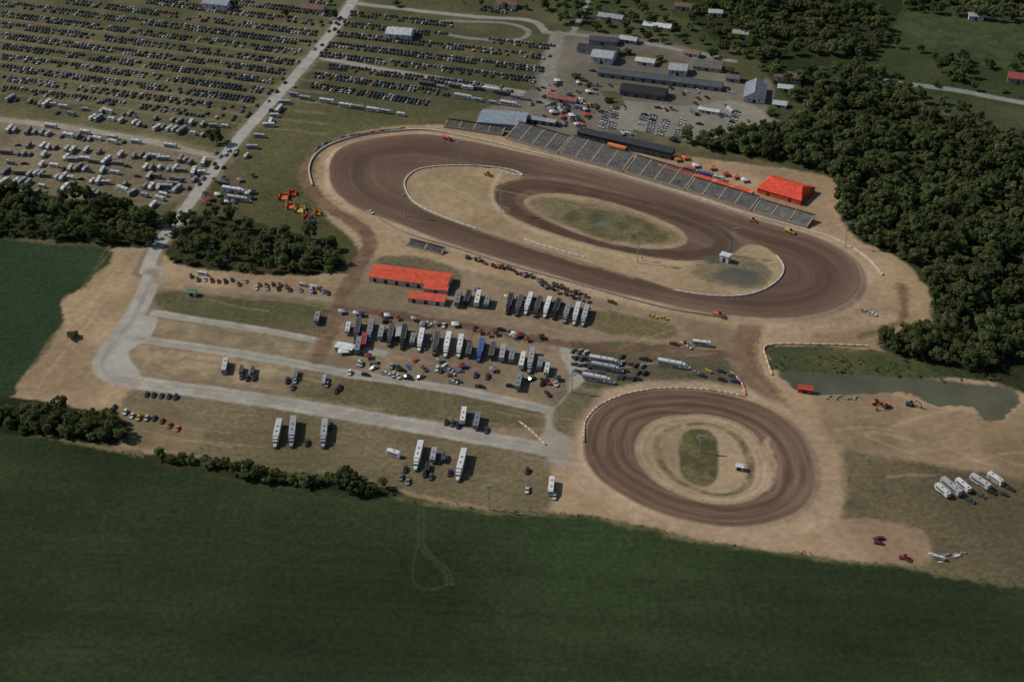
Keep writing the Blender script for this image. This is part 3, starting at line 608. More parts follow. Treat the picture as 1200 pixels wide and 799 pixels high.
for (a,b) in [((712,128),(704,152)),((722,128),(716,152)),((756,134),(746,156)),((766,135),(760,157)),((782,138),(772,160)),((800,140),(792,164)),((864,130),(853,155))]:
    for k in range(8):
        t=(k+.5)/8; x=a[0]+(b[0]-a[0])*t; y=a[1]+(b[1]-a[1])*t
        if random.random()<.9: car(x,y,12,2,'on the islands of the yard behind the grandstand','cars in the yard',cn=random.choice(['white','white','silver','silver','grey','black']),kind=random.choice(['pickup','pickup','suv']))
for k in range(95):
    x=random.choice([random.uniform(655,700),random.uniform(800,915),random.uniform(620,660),random.uniform(680,860)]); y=random.uniform(95,150) if x<690 or x>800 else random.choice([84,100,124,126])+(x-690)*.04
    if 869<x<900 and 80<y<124: continue
    car(x,y,random.choice([12,3]),random.choice([2,8]),'loosely parked around the yard buildings','cars around the yard',kind=random.choice(['pickup','sedan','pickup','pickup']))
# race cars
def racecar():
    b=MB().loft([(-2.3,.9,.3,.85,.85),(-.6,.98,.15,.8,.9),(.9,.98,.12,.62,.9),(2.3,.9,.1,.35,.8)])
    rf=MB().loft([(-1.3,.6,1.25,1.3),(-.2,.62,1.28,1.33)])
    for s in (-1,1): rf.cyl((s*.55,.3,.7),(s*.55,-.2,1.28),.04,n=4).cyl((s*.55,-2.0,.8),(s*.55,-1.2,1.27),.05,n=4)
    sp=MB().box(-.9,.9,-2.45,-2.38,.85,1.15)
    for s in (-1,1): sp.box(s*.92-.02,s*.92+.02,-2.45,-1.6,.83,1.1)
    return {'name':'race_car','parts':[('body',b.mesh('body',['paint']),[]),('roof',rf.mesh('roof',['paint']),[]),('spoiler',sp.mesh('spoiler',['paint']),[])]+[('wheel',wheel(s*.85,y,.38,.35),[]) for s in (-1,1) for y in (-1.4,1.5)]}
TR=racecar()
for k in range(26):
    if k<17: x=random.uniform(400,650); y=368+(x-400)*.13+random.choice([-2,14,46,52])+random.uniform(-3,3)
    else: x=random.uniform(530,690); y=335+(x-530)*.18+random.uniform(-3,2)
    cn=random.choice(['red','blue','white','dark red','black','grey'])
    inst(TR,G(x,y),random.uniform(0,6.3),CN[cn],f"{cn} low dirt race car among the pit haulers",'race car','race cars in the pits')
for k in range(44):
    x=random.uniform(405,655); y=random.choice([424,426,372,436])+(x-405)*.1+random.uniform(-3,3)
    car(x,y,random.choice([-4,12]),random.choice([14,2]),'squeezed between haulers of the long pit row','tow vehicles in the pits',True,kind=random.choice(['pickup','pickup','pickup','suv']),cn=random.choice(['black','dark grey','silver','black','navy blue','white']))
def cart():
    b=MB().loft([(-1.6,.9,.6,1.7,.85),(1.2,.9,.6,1.7,.85),(1.6,.8,.6,1.3,.75)]); b2=MB().box(-.95,.95,-1.0,-.2,1.7,1.95).mesh('lid',['dark'])
    return {'name':'pit_cart','parts':[('body',b.mesh('body',['paint']),[('lid',b2)]),('hitch',MB().cyl((0,1.5,.6),(0,2.5,.5),.06,n=5).mesh('h',['dark']),[])]+[('wheel',wheel(s*.95,0,.36,.25),[]) for s in (-1,1)]}
TCt=cart()
for (x0,y0,x1,y1,n,cs,wh) in [(546,302,588,314,12,['dark red','dark red','black','grey','red'],'in the left cart row along the lower straight'),(590,315,622,325,9,['dark red','dark grey','tan'],'in the middle cart row along the lower straight'),(632,330,686,348,14,['dark grey','black','dark red','grey'],'in the right cart row along the lower straight'),(634,336,688,354,12,['black','dark grey','tan'],'in the lower right cart row by the straight')]:
    for k in range(n):
        if random.random()<.15: continue
        t=k/(n-1); cn=random.choice(cs); inst(TCt,G(x0+(x1-x0)*t+random.uniform(-1,1),y0+(y1-y0)*t+random.uniform(-1.5,1.5)),head(x0,y0,3,12)+random.uniform(-.4,.4),jit(CN[cn]),f"{cn} pit cart {wh}",'cart','pit carts along the lower straight',random.uniform(.9,1.25))
# ------------------------------------------------------------ canopy tents
def tent(px,py,cn,where,s=3.2,rz=.1):
    e=empty('canopy_tent',G(px,py),rz,f"{cn} pop up canopy tent {where}",'tent','canopy tents')
    h=s/2; m=MB(); m.add([(-h,-h,2.2),(h,-h,2.2),(h,h,2.2),(-h,h,2.2),(0,0,3.3)],[(0,1,4),(1,2,4),(2,3,4),(3,0,4)])
    m.add([(-h,-h,1.95),(h,-h,1.95),(h,h,1.95),(-h,h,1.95),(-h,-h,2.2),(h,-h,2.2),(h,h,2.2),(-h,h,2.2)],[(0,1,5,4),(1,2,6,5),(2,3,7,6),(3,0,4,7)])
    part('canopy',m.mesh('canopy',['paint']),e,CN[cn])
    for sx in (-1,1):
        for sy in (-1,1): part('leg',MB().cyl((sx*(h-.1),sy*(h-.1),0),(sx*(h-.1),sy*(h-.1),2.2),.05,n=5).mesh('leg',['galv']),e)
for k in range(20):
    x=random.uniform(240,298); y=random.uniform(212,244)-(x-238)*.1; tent(x,y,random.choice(['white','white','navy blue','dark red','grey','black']),'at the vendor corner by the access road',random.uniform(3,4.5))
for k in range(26): tent(*[(x,random.choice([368,412])+(x-400)*.13+random.uniform(-4,4)) for x in [random.uniform(400,660)]][0],random.choice(['white','black','grey','dark red','silver','navy blue']),'beside the pit haulers',random.uniform(3,4.5))
for k in range(26): tent(random.uniform(640,690),random.uniform(95,155),random.choice(['white','red','grey','white','orange','navy blue']),'on the midway behind the grandstand',random.uniform(3.5,5.5))
for k in range(12): tent(690+k*9+random.uniform(-2,2),160+k*2.2+random.uniform(-1,1),random.choice(['orange','red','white','orange']),'behind the back edge of the grandstand',3.5) if k>9 or k<0 else None
for x,y,c in [(794,189,'orange'),(803,187,'orange'),(815,196,'white'),(850,206,'red'),(862,209,'orange'),(872,213,'white'),(781,184,'red'),(834,199,'orange')]: tent(x,y,c,'behind the red banner of the grandstand',5)
tent(403,413,'white','at the left corner of the pits',7); tent(246,292,'tan','among the centre trees',6)
rv(276,226,14,2,'as a long stand at the vendor corner','vendor trailers','hauler','white'); rv(281,236,14,2,'as a long stand at the vendor corner','vendor trailers','hauler','silver'); rv(262,217,12,2,'as a long stand at the vendor corner','vendor trailers','box','dark grey')
def bouncer(px,py,cn,cn2,s):
    e=empty('bouncy_castle',G(px,py),random.uniform(-.4,.4),f"{cn} inflatable bouncy castle with {cn2} towers on the grass",'inflatable','inflatables on the grass')
    b=MB(); h=s/2; b.box(-h,h,-h,h,0,.7); b.box(-h,h,h-.5,h,.7,2.2)
    for x in (-h,h-.5): b.box(x,x+.5,-h,h-.5,.7,2.0)
    part('base',b.mesh('base',['paint']),e,CN[cn])
    for sx in (-1,1):
        for sy in (-1,1):
            t=MB().cyl((sx*h,sy*h,0),(sx*h,sy*h,3.2),.55,n=10).cyl((sx*h,sy*h,3.2),(sx*h,sy*h,4.6),.65,.05,n=10); part('tower',t.mesh('tower',['paint']),e,CN[cn2])
bouncer(333,232,'orange','red',7); bouncer(341,243,'orange','yellow',6); bouncer(352,247,'yellow','blue',7); bouncer(361,256,'red','yellow',5); bouncer(343,228,'red','orange',5); bouncer(364,262,'blue','green',5); bouncer(372,251,'orange','yellow',4)
# ------------------------------------------------------------ buildings
def building(a,b,depth,h,roofc,wallc,label,cat,name='building',kind='gable',rh=None,doors=1,wins=4):
    A=P(*a);B=P(*b); d=B-A; L=d.length; u=d/L; rz=math.atan2(u.y,u.x)
    c=(A+B)/2; z=gz(c.x,c.y)
    e=empty(name,(c.x,c.y,z),rz,label,cat)
    w=MB(); hl=L/2; rh=depth*.18 if rh is None else rh
    w.box(-hl,hl,0,depth,-.2,h)
    if kind=='gable':
        if L>=depth:
            for s in (-1,1): w.add([(s*hl,0,h),(s*hl,depth,h),(s*hl,depth/2,h+rh)],[(0,1,2)])
        else:
            for y in (0,depth): w.add([(-hl,y,h),(hl,y,h),(0,y,h+rh)],[(0,1,2)])
    part('wall',w.mesh('wall',['roof']),e,wallc)
    r=MB(); o=.5
    def slab(p):
        q=[(x,y,zz+.18) for x,y,zz in p]; n=len(p); r.add(p+q,[tuple(range(n))[::-1],tuple(range(n,2*n))]+[(i,(i+1)%n,n+(i+1)%n,n+i) for i in range(n)])
    if kind=='gable':
        if L>=depth:
            s=rh/(depth/2)
            slab([(-hl-o,-o,h-o*s+.03),(hl+o,-o,h-o*s+.03),(hl+o,depth/2,h+rh+.03),(-hl-o,depth/2,h+rh+.03)]); slab([(-hl-o,depth/2,h+rh+.03),(hl+o,depth/2,h+rh+.03),(hl+o,depth+o,h-o*s+.03),(-hl-o,depth+o,h-o*s+.03)])
            r.box(-hl-o,hl+o,depth/2-.2,depth/2+.2,h+rh+.1,h+rh+.3)
        else:
            s=rh/hl
            slab([(-hl-o,-o,h-o*s+.03),(0,-o,h+rh+.03),(0,depth+o,h+rh+.03),(-hl-o,depth+o,h-o*s+.03)]); slab([(0,-o,h+rh+.03),(hl+o,-o,h-o*s+.03),(hl+o,depth+o,h-o*s+.03),(0,depth+o,h+rh+.03)])
            r.box(-.2,.2,-o,depth+o,h+rh+.1,h+rh+.3)
    elif kind=='tent':
        n=8; rows=[]
        for j in range(n+1):
            tt=j/n; y=-o+(depth+2*o)*tt; ins=.5*(1-abs(2*tt-1))*depth*.45; zz=h+rh*(1-abs(2*tt-1))**.85
            rows.append([(-hl-o+ins,y,zz),(hl+o-ins,y,zz)])
        vs=[p for rr in rows for p in rr]; r.add(vs,[(2*j,2*j+1,2*j+3,2*j+2) for j in range(n)]+[tuple([2*j for j in range(n+1)]),tuple([2*j+1 for j in range(n+1)][::-1])])
    else:
        slab([(-hl-o,-o,h+.02),(hl+o,-o,h+.02),(hl+o,depth+o,h+.35),(-hl-o,depth+o,h+.35)])
    part('roof',r.mesh('roof',['roof']),e,roofc)
    for k in range(doors):
        x=-hl+L*(k+.5)/doors; part('door',MB().box(x-1.2,x+1.2,-.06,-.003,0,min(h-.4,2.8)).mesh('door',['dark']),e)
    for k in range(wins):
        x=-hl+L*(k+.5)/wins+1.9
        if x<hl-.8: part('window',MB().box(x-.6,x+.6,-.05,-.003,h*.45,h*.75).mesh('window',['glass']),e)
    return e
RD=(.43,.065,.032); DK=(.03,.032,.035); WH=(.4,.4,.38); GYc=(.2,.22,.24); BRN=(.13,.07,.05)
building((560,150),(614,154),23,5,(.17,.2,.225),(.28,.3,.32),'large warehouse with pale blue grey metal roof behind the grandstand','warehouse','metal_warehouse',rh=2,doors=3)
building((433,330),(523,342),16,4,RD,(.4,.33,.28),'long open building with bright orange red roof beside the pits','building','pit_building',rh=1.6,doors=7,wins=0)
building((478,354),(520,359),8,3.2,(.38,.07,.04),(.42,.36,.3),'stepped red roofed annex joined below the long orange building','building','pit_annex','flat',doors=3,wins=0)
building((497,343.5),(524,346),4,3.6,(.43,.07,.035),(.42,.36,.3),'small red roofed middle step between the long building and annex','building','pit_step','flat',doors=1,wins=0)
building((887,226),(938,241),24,4,(.47,.055,.03),(.42,.06,.035),'bright red tent roofed hall at the end of the grandstand','hall','red_hall','tent',rh=5,doors=2,wins=0)
building((676,163),(786,188),8,6,DK,(.05,.05,.055),'long black roofed press box above the grandstand','press box','press_box','flat',doors=6,wins=12)
building((452,46),(481,48),16,5,(.33,.34,.35),WH,'white barn standing among the parked cars of the middle field','barn','white_barn')
building((237,10),(266,13),14,5,(.2,.22,.24),WH,'grey roofed white house above the left field','house','farm_house')
building((352,14),(378,17),12,4,BRN,(.3,.25,.2),'brown roofed house at the top beside the access road','house','brown_house')
building((581,10),(604,12),12,4,BRN,WH,'brown roofed house at the top behind the middle field','house','brown_house')
building((692,74),(717,77),16,6,(.25,.26,.27),WH,'pale barn with grey roof left of the long sheds','barn','grey_barn')
building((676,62),(722,68),12,4,DK,GYc,'dark roofed shed just above the pale barn','shed','dark_shed')
building((700,90),(845,108),11,4,(.06,.065,.07),(.17,.17,.17),'very long low shed with dark roof across the yard','shed','long_shed',doors=12,wins=0)
building((726,112),(778,119),15,4.5,(.02,.02,.024),(.1,.1,.1),'black roofed shed in front of the long low shed','shed','black_shed',doors=4)
building((783,88),(804,90),14,5,(.25,.25,.25),WH,'white gabled house between the long shed and road','house','white_house')
building((812,82),(844,86),14,3.5,(.1,.09,.08),(.3,.26,.22),'low house with brown grey roof right of the white house','house','low_house')
building((871,120),(896,122),28,4.5,(.15,.165,.185),WH,'long white building with grey roof at the right of yard','building','white_hall')
building((906,96),(938,99),12,5,BRN,WH,'white house with reddish brown roof near the wood','house','red_roof_house')
building((911,107),(930,109),8,3,(.33,.33,.33),WH,'low white garage in front of the reddish roofed house','garage','white_garage')
building((1180,98),(1206,101),14,5,(.2,.05,.045),(.25,.18,.13),'house with dark red roof at the right edge','house','red_roof_house')
building((753,34),(785,38),10,3.5,(.4,.4,.4),WH,'narrow white building at the top among trees','building','white_shed')
building((690,52),(722,55),10,4,(.05,.05,.06),GYc,'small black roofed shed behind the yard','shed','black_shed')
building((790,12),(812,14),10,4,BRN,(.3,.28,.25),'small brown roofed house hidden at the top trees','house','brown_house')
building((178,0),(200,2),10,4,(.4,.4,.4),WH,'little white building at the top left edge','building','white_shed')
building((700,24),(728,28),10,4,(.22,.22,.22),WH,'grey roofed house beside the top lane','house','grey_house')
building((744,76),(766,79),9,3.5,(.33,.33,.32),WH,'small pale shed between the barns of the yard','shed','pale_shed')
building((725,50),(745,53),9,3.5,(.28,.28,.29),GYc,'small grey shed above the yard grass','shed','grey_shed')
building((850,96),(866,98),9,3.5,(.09,.08,.08),(.25,.24,.22),'small dark roofed hut left of the long white building','hut','dark_hut')
building((905,126),(921,128),8,3,(.3,.31,.32),WH,'little pale hut right of the long white building','hut','pale_hut')
building((800,66),(818,69),8,3.5,(.16,.1,.08),WH,'small brown roofed cottage behind the white gabled house','house','cottage')
building((818,132),(842,136),5,3,(.37,.37,.36),WH,'narrow white shed in the parking part of yard','shed','narrow_shed')
building((858,44),(876,46),9,4,(.22,.21,.2),WH,'small grey roofed house among trees above the low house','house','tree_house')
building((940,30),(958,32),9,4,BRN,WH,'small brown roofed house inside the upper right wooded belt','house','wood_house')
building((830,20),(846,21),9,4,(.28,.28,.28),WH,'small pale roofed house at the top edge of trees','house','pale_house')
building((1135,24),(1152,25),9,4,(.25,.24,.24),WH,'tiny grey roofed house behind the top right hedge','house','hedge_house')
building((598,141),(650,149),5,3.5,(.2,.2,.2),(.22,.22,.22),'flat grey concession stand right of the warehouse','stand','concession_stand','flat',doors=6,wins=0)
building((641,118),(674,124),7,3.5,(.2,.07,.05),(.3,.3,.3),'reddish roofed ticket stand on the midway','stand','ticket_stand')
building((862,551),(870,552.5),2.6,3,(.42,.42,.42),WH,'small white scoring hut inside the little oval','hut','scoring_hut',wins=1)
building((935,460),(951,462),4,3,(.35,.05,.03),(.35,.05,.03),'small red shed at the edge of the pond','shed','red_shed',wins=0)
building((220,347),(229,348),4,3,(.06,.14,.09),WH,'green roofed hut beside the left gravel lane','hut','green_hut',wins=0)
building((843,306),(853,309),4,5,(.4,.42,.44),WH,'small white flag stand hut inside the big oval','hut','infield_hut','flat',wins=2)
building((393,411),(412,415),5,3,(.42,.46,.43),(.05,.2,.1),'white and green hut at the left end of the pits','hut','green_white_hut','flat',wins=2)
# ------------------------------------------------------------ grandstands
PEOPLE=[]
def stand(a,b,depth,h,rows,label,seat,name='grandstand',crowd=12,z0=1.2,group='grandstand sections along the upper straight'):
    A=P(*a);B=P(*b); d=B-A; L=d.length; u=d/L; rz=math.atan2(u.y,u.x); c=(A+B)/2; z=0
    e=empty(name,(c.x,c.y,z),rz,label,'grandstand',group); hl=L/2
    m=MB(); s=MB()
    for k in range(rows):
        y0=depth*k/rows; y1=depth*(k+1)/rows; zz=z0+h*k/rows
        m.box(-hl,hl,y0,y1,zz-.3 if k else 0,zz)
        s.box(-hl+.2,hl-.2,y1-.62,y1-.2,zz+.02,zz+.42)
    part('terrace',m.mesh('terrace',['alu']),e); part('bench',s.mesh('bench',['roof']),e,seat)
    nA=max(1,int(L/11))
    for k in range(nA+1):
        x=-hl+.7+(L-1.4)*k/nA; st=MB()
        for j in range(rows): st.box(x-.6,x+.6,depth*j/rows+.01,depth*(j+1)/rows-.01,z0+h*j/rows+.03,z0+h*j/rows+.46)
        part('aisle_stair',st.mesh('stair',['aisle']),e)
    rl=MB()
    for k in range(int(L/3)+1):
        x=-hl+min(L,k*3); rl.cyl((x,depth,0),(x,depth,z0+h+1.2),.07,n=4)
    rl.cyl((-hl,depth,z0+h+1.2),(hl,depth,z0+h+1.2),.06,n=4); rl.box(-hl,hl,depth-.02,depth+.03,z0+h-.3,z0+h+.9)
    part('back_rail',rl.mesh('rail',['dark']),e)
    fr=MB().box(-hl,hl,-.25,-.05,0,z0+.9); part('front_wall',fr.mesh('front',['aisle']),e)
    mt=Matrix.Rotation(rz,4,'Z')
    for k in range(crowd):
        j=random.randrange(rows); x=random.uniform(-hl+1,hl-1); v=mt@Vector((x,depth*(j+1)/rows-.42,z0+h*j/rows+.44))
        PEOPLE.append((c.x+v.x,c.y+v.y,z+v.z,rz+math.pi,'sit','seated in the grandstand beside the upper straight'))
stand((592,163),(654,181),19,5.5,15,'leftmost steep grey grandstand section beside the warehouse',(.08,.08,.08),crowd=16)
stand((655,181.5),(730,202),21,6,17,'second grey grandstand section below the press box',(.1,.1,.095),crowd=32)
stand((731,202.3),(802,224),18,5.5,15,'third grey grandstand section below the press box right end',(.08,.08,.078),crowd=28)
stand((803,224.3),(880,248),13,4.5,11,'fourth grey grandstand section in front of the red banner',(.1,.1,.095),crowd=26)
stand((881,248.4),(946,268),12,3.5,9,'low pale grandstand section below the red hall',(.13,.13,.12),crowd=8)
stand((520,150),(589,160),8,2.5,6,'low small grandstand below the warehouse front',(.1,.085,.07),crowd=8)
stand((476,288),(518,299),5,2.2,5,'low dark metal pit bleacher outside the lower left straight',(.06,.06,.06),'pit_bleacher',3,.4,'pit bleachers')
def ribbon(px,h,mats,z0=0,seg=3.0,th=.25,follow=True,smooth=True):
    pts=wpts(px,smooth,False)
    P_=[Vector((*p,0)) for p in pts]; res=[P_[0]]; rem=seg
    for a,b in zip(P_[:-1],P_[1:]):
        L=(b-a).length; pos=0
        while L-pos>=rem: pos+=rem; res.append(a+(b-a)*(pos/L if L else 0)); rem=seg
        rem-=L-pos
    m=MB(); 
    for k,(a,b) in enumerate(zip(res[:-1],res[1:])):
        u=(b-a).normalized(); n=Vector((-u.y,u.x,0))*th/2
        za=gz(a.x,a.y) if follow else 0; zb=gz(b.x,b.y) if follow else 0
        vs=[]
        for p,z in ((a-n,za),(b-n,zb),(b+n,zb),(a+n,za)): vs.append((p.x,p.y,z+z0-.2))
        for p,z in ((a-n,za),(b-n,zb),(b+n,zb),(a+n,za)): vs.append((p.x,p.y,z+z0+h))
        m.add(vs,[(4,5,6,7),(0,1,5,4),(2,3,7,6),(1,2,6,5),(3,0,4,7)],mats[k%len(mats)] if isinstance(mats,list) else mats(k))
    return m
WM=['concrete','orange','white','red','dark','paint','aisle']
def ribobj(name,m,label,cat,group=None): return single(name,m.mesh(name,WM),(0,0,0),0,label,cat,group)
wall_out=[(366,218),(362,200),(368,184),(385,171),(415,161),(455,155),(500,153),(560,164),(640,183),(720,204),(800,228),(880,253),(940,269),(985,284),(1015,302),(1036,325)]
ribobj('track_wall',ribbon(wall_out,1.3,[0],th=1.0),'long pale concrete wall curving around outside of the big oval','wall')
ribobj('infield_wall',ribbon([(582,201),(612,207),(600,200),(560,195),(520,195),(490,199),(476,210),(475,222),(486,238),(515,253),(560,269)],.9,lambda k: 2 if k%2 else 0,th=.8,seg=2.5),'white block barrier around left end of the big infield','barrier','infield barriers')
ribobj('infield_wall',ribbon([(788,341),(830,347),(868,347),(895,340),(914,326),(918,312),(908,298)],.9,lambda k: 2 if k%2 else 0,th=.8,seg=2.5),'white block barrier around right end of the big infield','barrier','infield barriers')
ribobj('infield_wall',ribbon([(614,281),(645,291),(688,303)],.9,lambda k: 0 if k%2 else 2,th=.8,seg=2.5),'short dark and white barrier on the lower infield edge','barrier','infield barriers')
ribobj('lower_straight_wall',ribbon([(444,258),(480,275),(540,294),(600,313),(660,330),(720,347),(790,364),(850,374)],1.1,[6],th=.5),'low concrete wall outside the lower straight of big oval','wall')
bc=lambda k: 2 if k%3==1 else (1 if k%3==0 else 0)
ribobj('small_oval_barrier',ribbon([(684,520),(686,495),(703,476),(735,463),(780,456),(830,458),(873,465)],.9,lambda k: 1 if k%5==1 else 2 if k%2 else 6,th=.9,seg=1.8),'orange and white barrier around top of the small oval','barrier','block barriers')
ribobj('corner_barrier',ribbon([(856,436),(868,448),(874,464)],.9,lambda k: 1 if k%4==1 else 2 if k%2 else 6,th=.9,seg=1.8),'orange and white barrier curving beside the haul road','barrier','block barriers')
ribobj('pond_barrier',ribbon([(905,440),(898,420),(900,405),(960,404),(1020,406)],.9,bc,th=.9,seg=1.8),'orange and white block barrier along bank above the pond','barrier','block barriers')
ribobj('gravel_barrier',ribbon([(608,494),(622,505),(640,522)],.8,lambda k: 1 if k%4==0 else 2 if k%2 else 6,th=.7,seg=1.8),'short orange and white barrier beside the lower gravel lane','barrier','block barriers')
ribobj('banner_board',ribbon([(368,178),(392,166),(430,158),(476,152)],1.8,lambda k:[2,3,2,4,6,2][k%6],z0=.5,th=.2,seg=4),'row of red and white advertising boards behind left turn','billboard')
ribobj('red_banner',ribbon([(772,200),(800,209),(840,221),(882,234)],3.5,lambda k:3 if k%5 else 1,z0=2.5,th=5,seg=3,follow=False,smooth=False),'long red banner canopy along the top of grandstand right half','canopy')
ribobj('orange_canopy',ribbon([(712,181),(736,187)],1.5,[1],z0=8,th=3,seg=3,follow=False,smooth=False),'orange canopy above the grandstand centre','canopy')
for x,y,c in [(826,207,'blue'),(842,211,'white'),(808,201,'red')]: rv(x,y,16,4,'parked behind the red banner of the grandstand','show trailers behind the grandstand','box',c)
# ------------------------------------------------------------ light poles
def pole(px,py,h,label):
    e=empty('light_pole',G(px,py),0,label,'light pole','floodlight poles')
    part('pole',MB().cyl((0,0,0),(0,0,h),.35,.18,n=8).mesh('pole',['galv']),e)
    for z in (h-.5,h-1.8):
        c=part('crossarm',MB().box(-2.2,2.2,-.08,.08,z,z+.15).mesh('crossarm',['galv']),e)
        for x in (-2,-1,0,1,2): part('floodlight',MB().cyl((x,-.5,z+.2),(x,-.1,z+.45),.4,.25,n=8).mesh('lamp',['galv']),c)
for x,y,h,l in [(540,193,20,'tall light pole inside left end of the big oval'),(587,250,24,'tall light pole on the left part of the infield'),(747,308,25,'tall light pole below the grassy centre of big oval'),(860,300,22,'tall light pole at the right end of infield'),(475,255,18,'tall light pole outside the lower left turn'),(573,597,17,'pale pole at the edge of the bottom field'),(820,530,12,'thin pole in the middle of the small oval'),(752,305,10,'short pole beside the tall infield pole'),(680,130,18,'tall light pole behind the grandstand on the midway'),(990,290,20,'tall light pole outside the far right turn'),(670,460,14,'tall light pole left of the small oval')]: pole(x,y,h,l)
# ------------------------------------------------------------ machines
def machine(px,py,dx,dy,cn,kind,label):
    e=empty({'loader':'wheel_loader','grader':'road_grader','truck':'water_truck','excavator':'excavator'}[kind],G(px,py),head(px,py,dx,dy),label,kind,'track machines'); c=CN[cn]
    if kind=='truck':
        part('cab',MB().loft([(2.2,1.1,.7,2.6,1),(3.6,1.1,.7,2.6,1),(4.0,1.1,.7,1.6,1.05)]).mesh('cab',['paint']),e,c); part('window',MB().loft([(3.5,1.03,1.7,2.4,.98),(3.95,1.03,1.65,1.8,1)]).mesh('w',['glass']),e)
        part('tank',MB().cyl((0,-3.6,1.9),(0,2.0,1.9),1.15,n=14).box(-.5,.5,-3.6,2.2,.6,.9).mesh('tank',['paint']),e,c)
        for s in (-1,1):
            for y in (-2.6,-1.4,3): part('wheel',wheel(s*1.0,y,.5,.4),e)
    elif kind=='excavator':
        for s in (-1,1): part('crawler_track',MB().loft([(-2,.3,.2,.6),(-1.6,.3,0,.9),(1.6,.3,0,.9),(2,.3,.2,.6)]).mesh('t',['tyre']),e,loc=(s*1.2,0,0))
        part('body',MB().loft([(-2.2,1.3,1.0,2.2,1.2),(1.2,1.3,1.0,2.0,1.2)]).mesh('b',['paint']),e,c); part('cab',MB().loft([(-.2,.5,2.0,3.1,.45),(1.3,.5,1.2,3.1,.45)]).mesh('c',['glass']),e,loc=(-.75,0,0))
        part('boom',MB().cyl((.4,1.0,1.8),(.4,3.6,4.8),.3,n=6).cyl((.4,3.6,4.8),(.4,6.2,3.6),.25,n=6).cyl((.4,6.2,3.6),(.4,6.8,1.4),.2,n=6).mesh('boom',['paint']),e,c); part('bucket',MB().loft([(6.4,.6,.5,1.5),(7.2,.6,.3,1.2)]).mesh('bk',['dark']),e)
    else:
        lg=1.0 if kind=='loader' else 1.5
        part('body',MB().loft([(-3*lg,.9,1.0,2.0,.8),(-.5,1.0,.9,2.1,.9),(1.5,.8,.8,1.5,.7),(2.4*lg,.5,.8,1.3,.5)]).mesh('b',['paint']),e,c); part('cab',MB().loft([(-.6,.75,2.0,3.2,.7),(.9,.75,1.5,3.2,.7)]).mesh('c',['glass']),e)
        if kind=='loader': part('bucket',MB().loft([(3.0,1.4,.2,1.2),(4.0,1.4,.1,.4)]).cyl((-.6,1.2,1.4),(-.6,3.1,.7),.15,n=5).cyl((.6,1.2,1.4),(.6,3.1,.7),.15,n=5).mesh('bk',['paint']),e,c)
        else: part('blade',MB().box(-1.9,1.9,.9,1.1,.25,.9).mesh('bl',['dark']),e)
        for s in (-1,1):
            for y in (-1.9*lg,2.0*lg): part('wheel',wheel(s*1.1,y,.75,.5),e)
machine(524,166,6,2,'red','truck','red water truck on the upper left turn of track')
machine(882,262,8,3,'orange','loader','orange loader at the wall below the red hall'); machine(926,275,8,3,'yellow','grader','yellow grader beside the wall near the far turn')
machine(1038,477,-8,3,'orange','excavator','orange excavator at the lower edge of the pond'); machine(1026,473,8,-2,'orange','loader','orange loader beside the excavator below the pond')
machine(802,405,8,2,'yellow','loader','yellow loader beside the brown lane above small track'); machine(843,372,8,2,'orange','grader','orange grader on the apron of lower right turn')
machine(1066,475,8,2,'dark grey','excavator','dark excavator on the pond bank right of orange one'); machine(572,206,6,2,'orange','loader','small orange loader on the infield near upper straight'); machine(1060,655,6,2,'red','loader','red loader at the lower right bare square')
for k in range(12):
    x=random.uniform(1080,1130); y=random.uniform(648,660); s=random.uniform(.35,.7); m=MB()
    m.loft([(-s*2,.3*s,0,.3*s),(-s,.6*s,0,.8*s),(s*1.2,.5*s,0,.6*s),(s*2,.2*s,.1,.2*s)]); cn=random.choice(['white','white','orange','grey','tan'])
    single('scrap_pile_piece',m.mesh('scrap',['paint']),G(x,y),random.uniform(1.2,1.9),f'{cn} scrap piece in the heap at the lower right corner','scrap','scrap pieces at the lower right',CN[cn],1.6)
rv(1100,655,12,3,'lying by the scrap at the lower right corner','rigs at the lower right','box','white',.7)
for k in range(12):
    x=random.uniform(965,1005); y=random.uniform(464,468)
    single('concrete_block',MB().box(-.6,.6,-.6,.6,0,.9).loft([(-.3,.3,.9,1.0),(.3,.3,.9,1.0)]).mesh('blk',['aisle']),G(x,y),random.uniform(0,1),'small concrete block along the lower shore of the pond','block','concrete blocks by the pond')
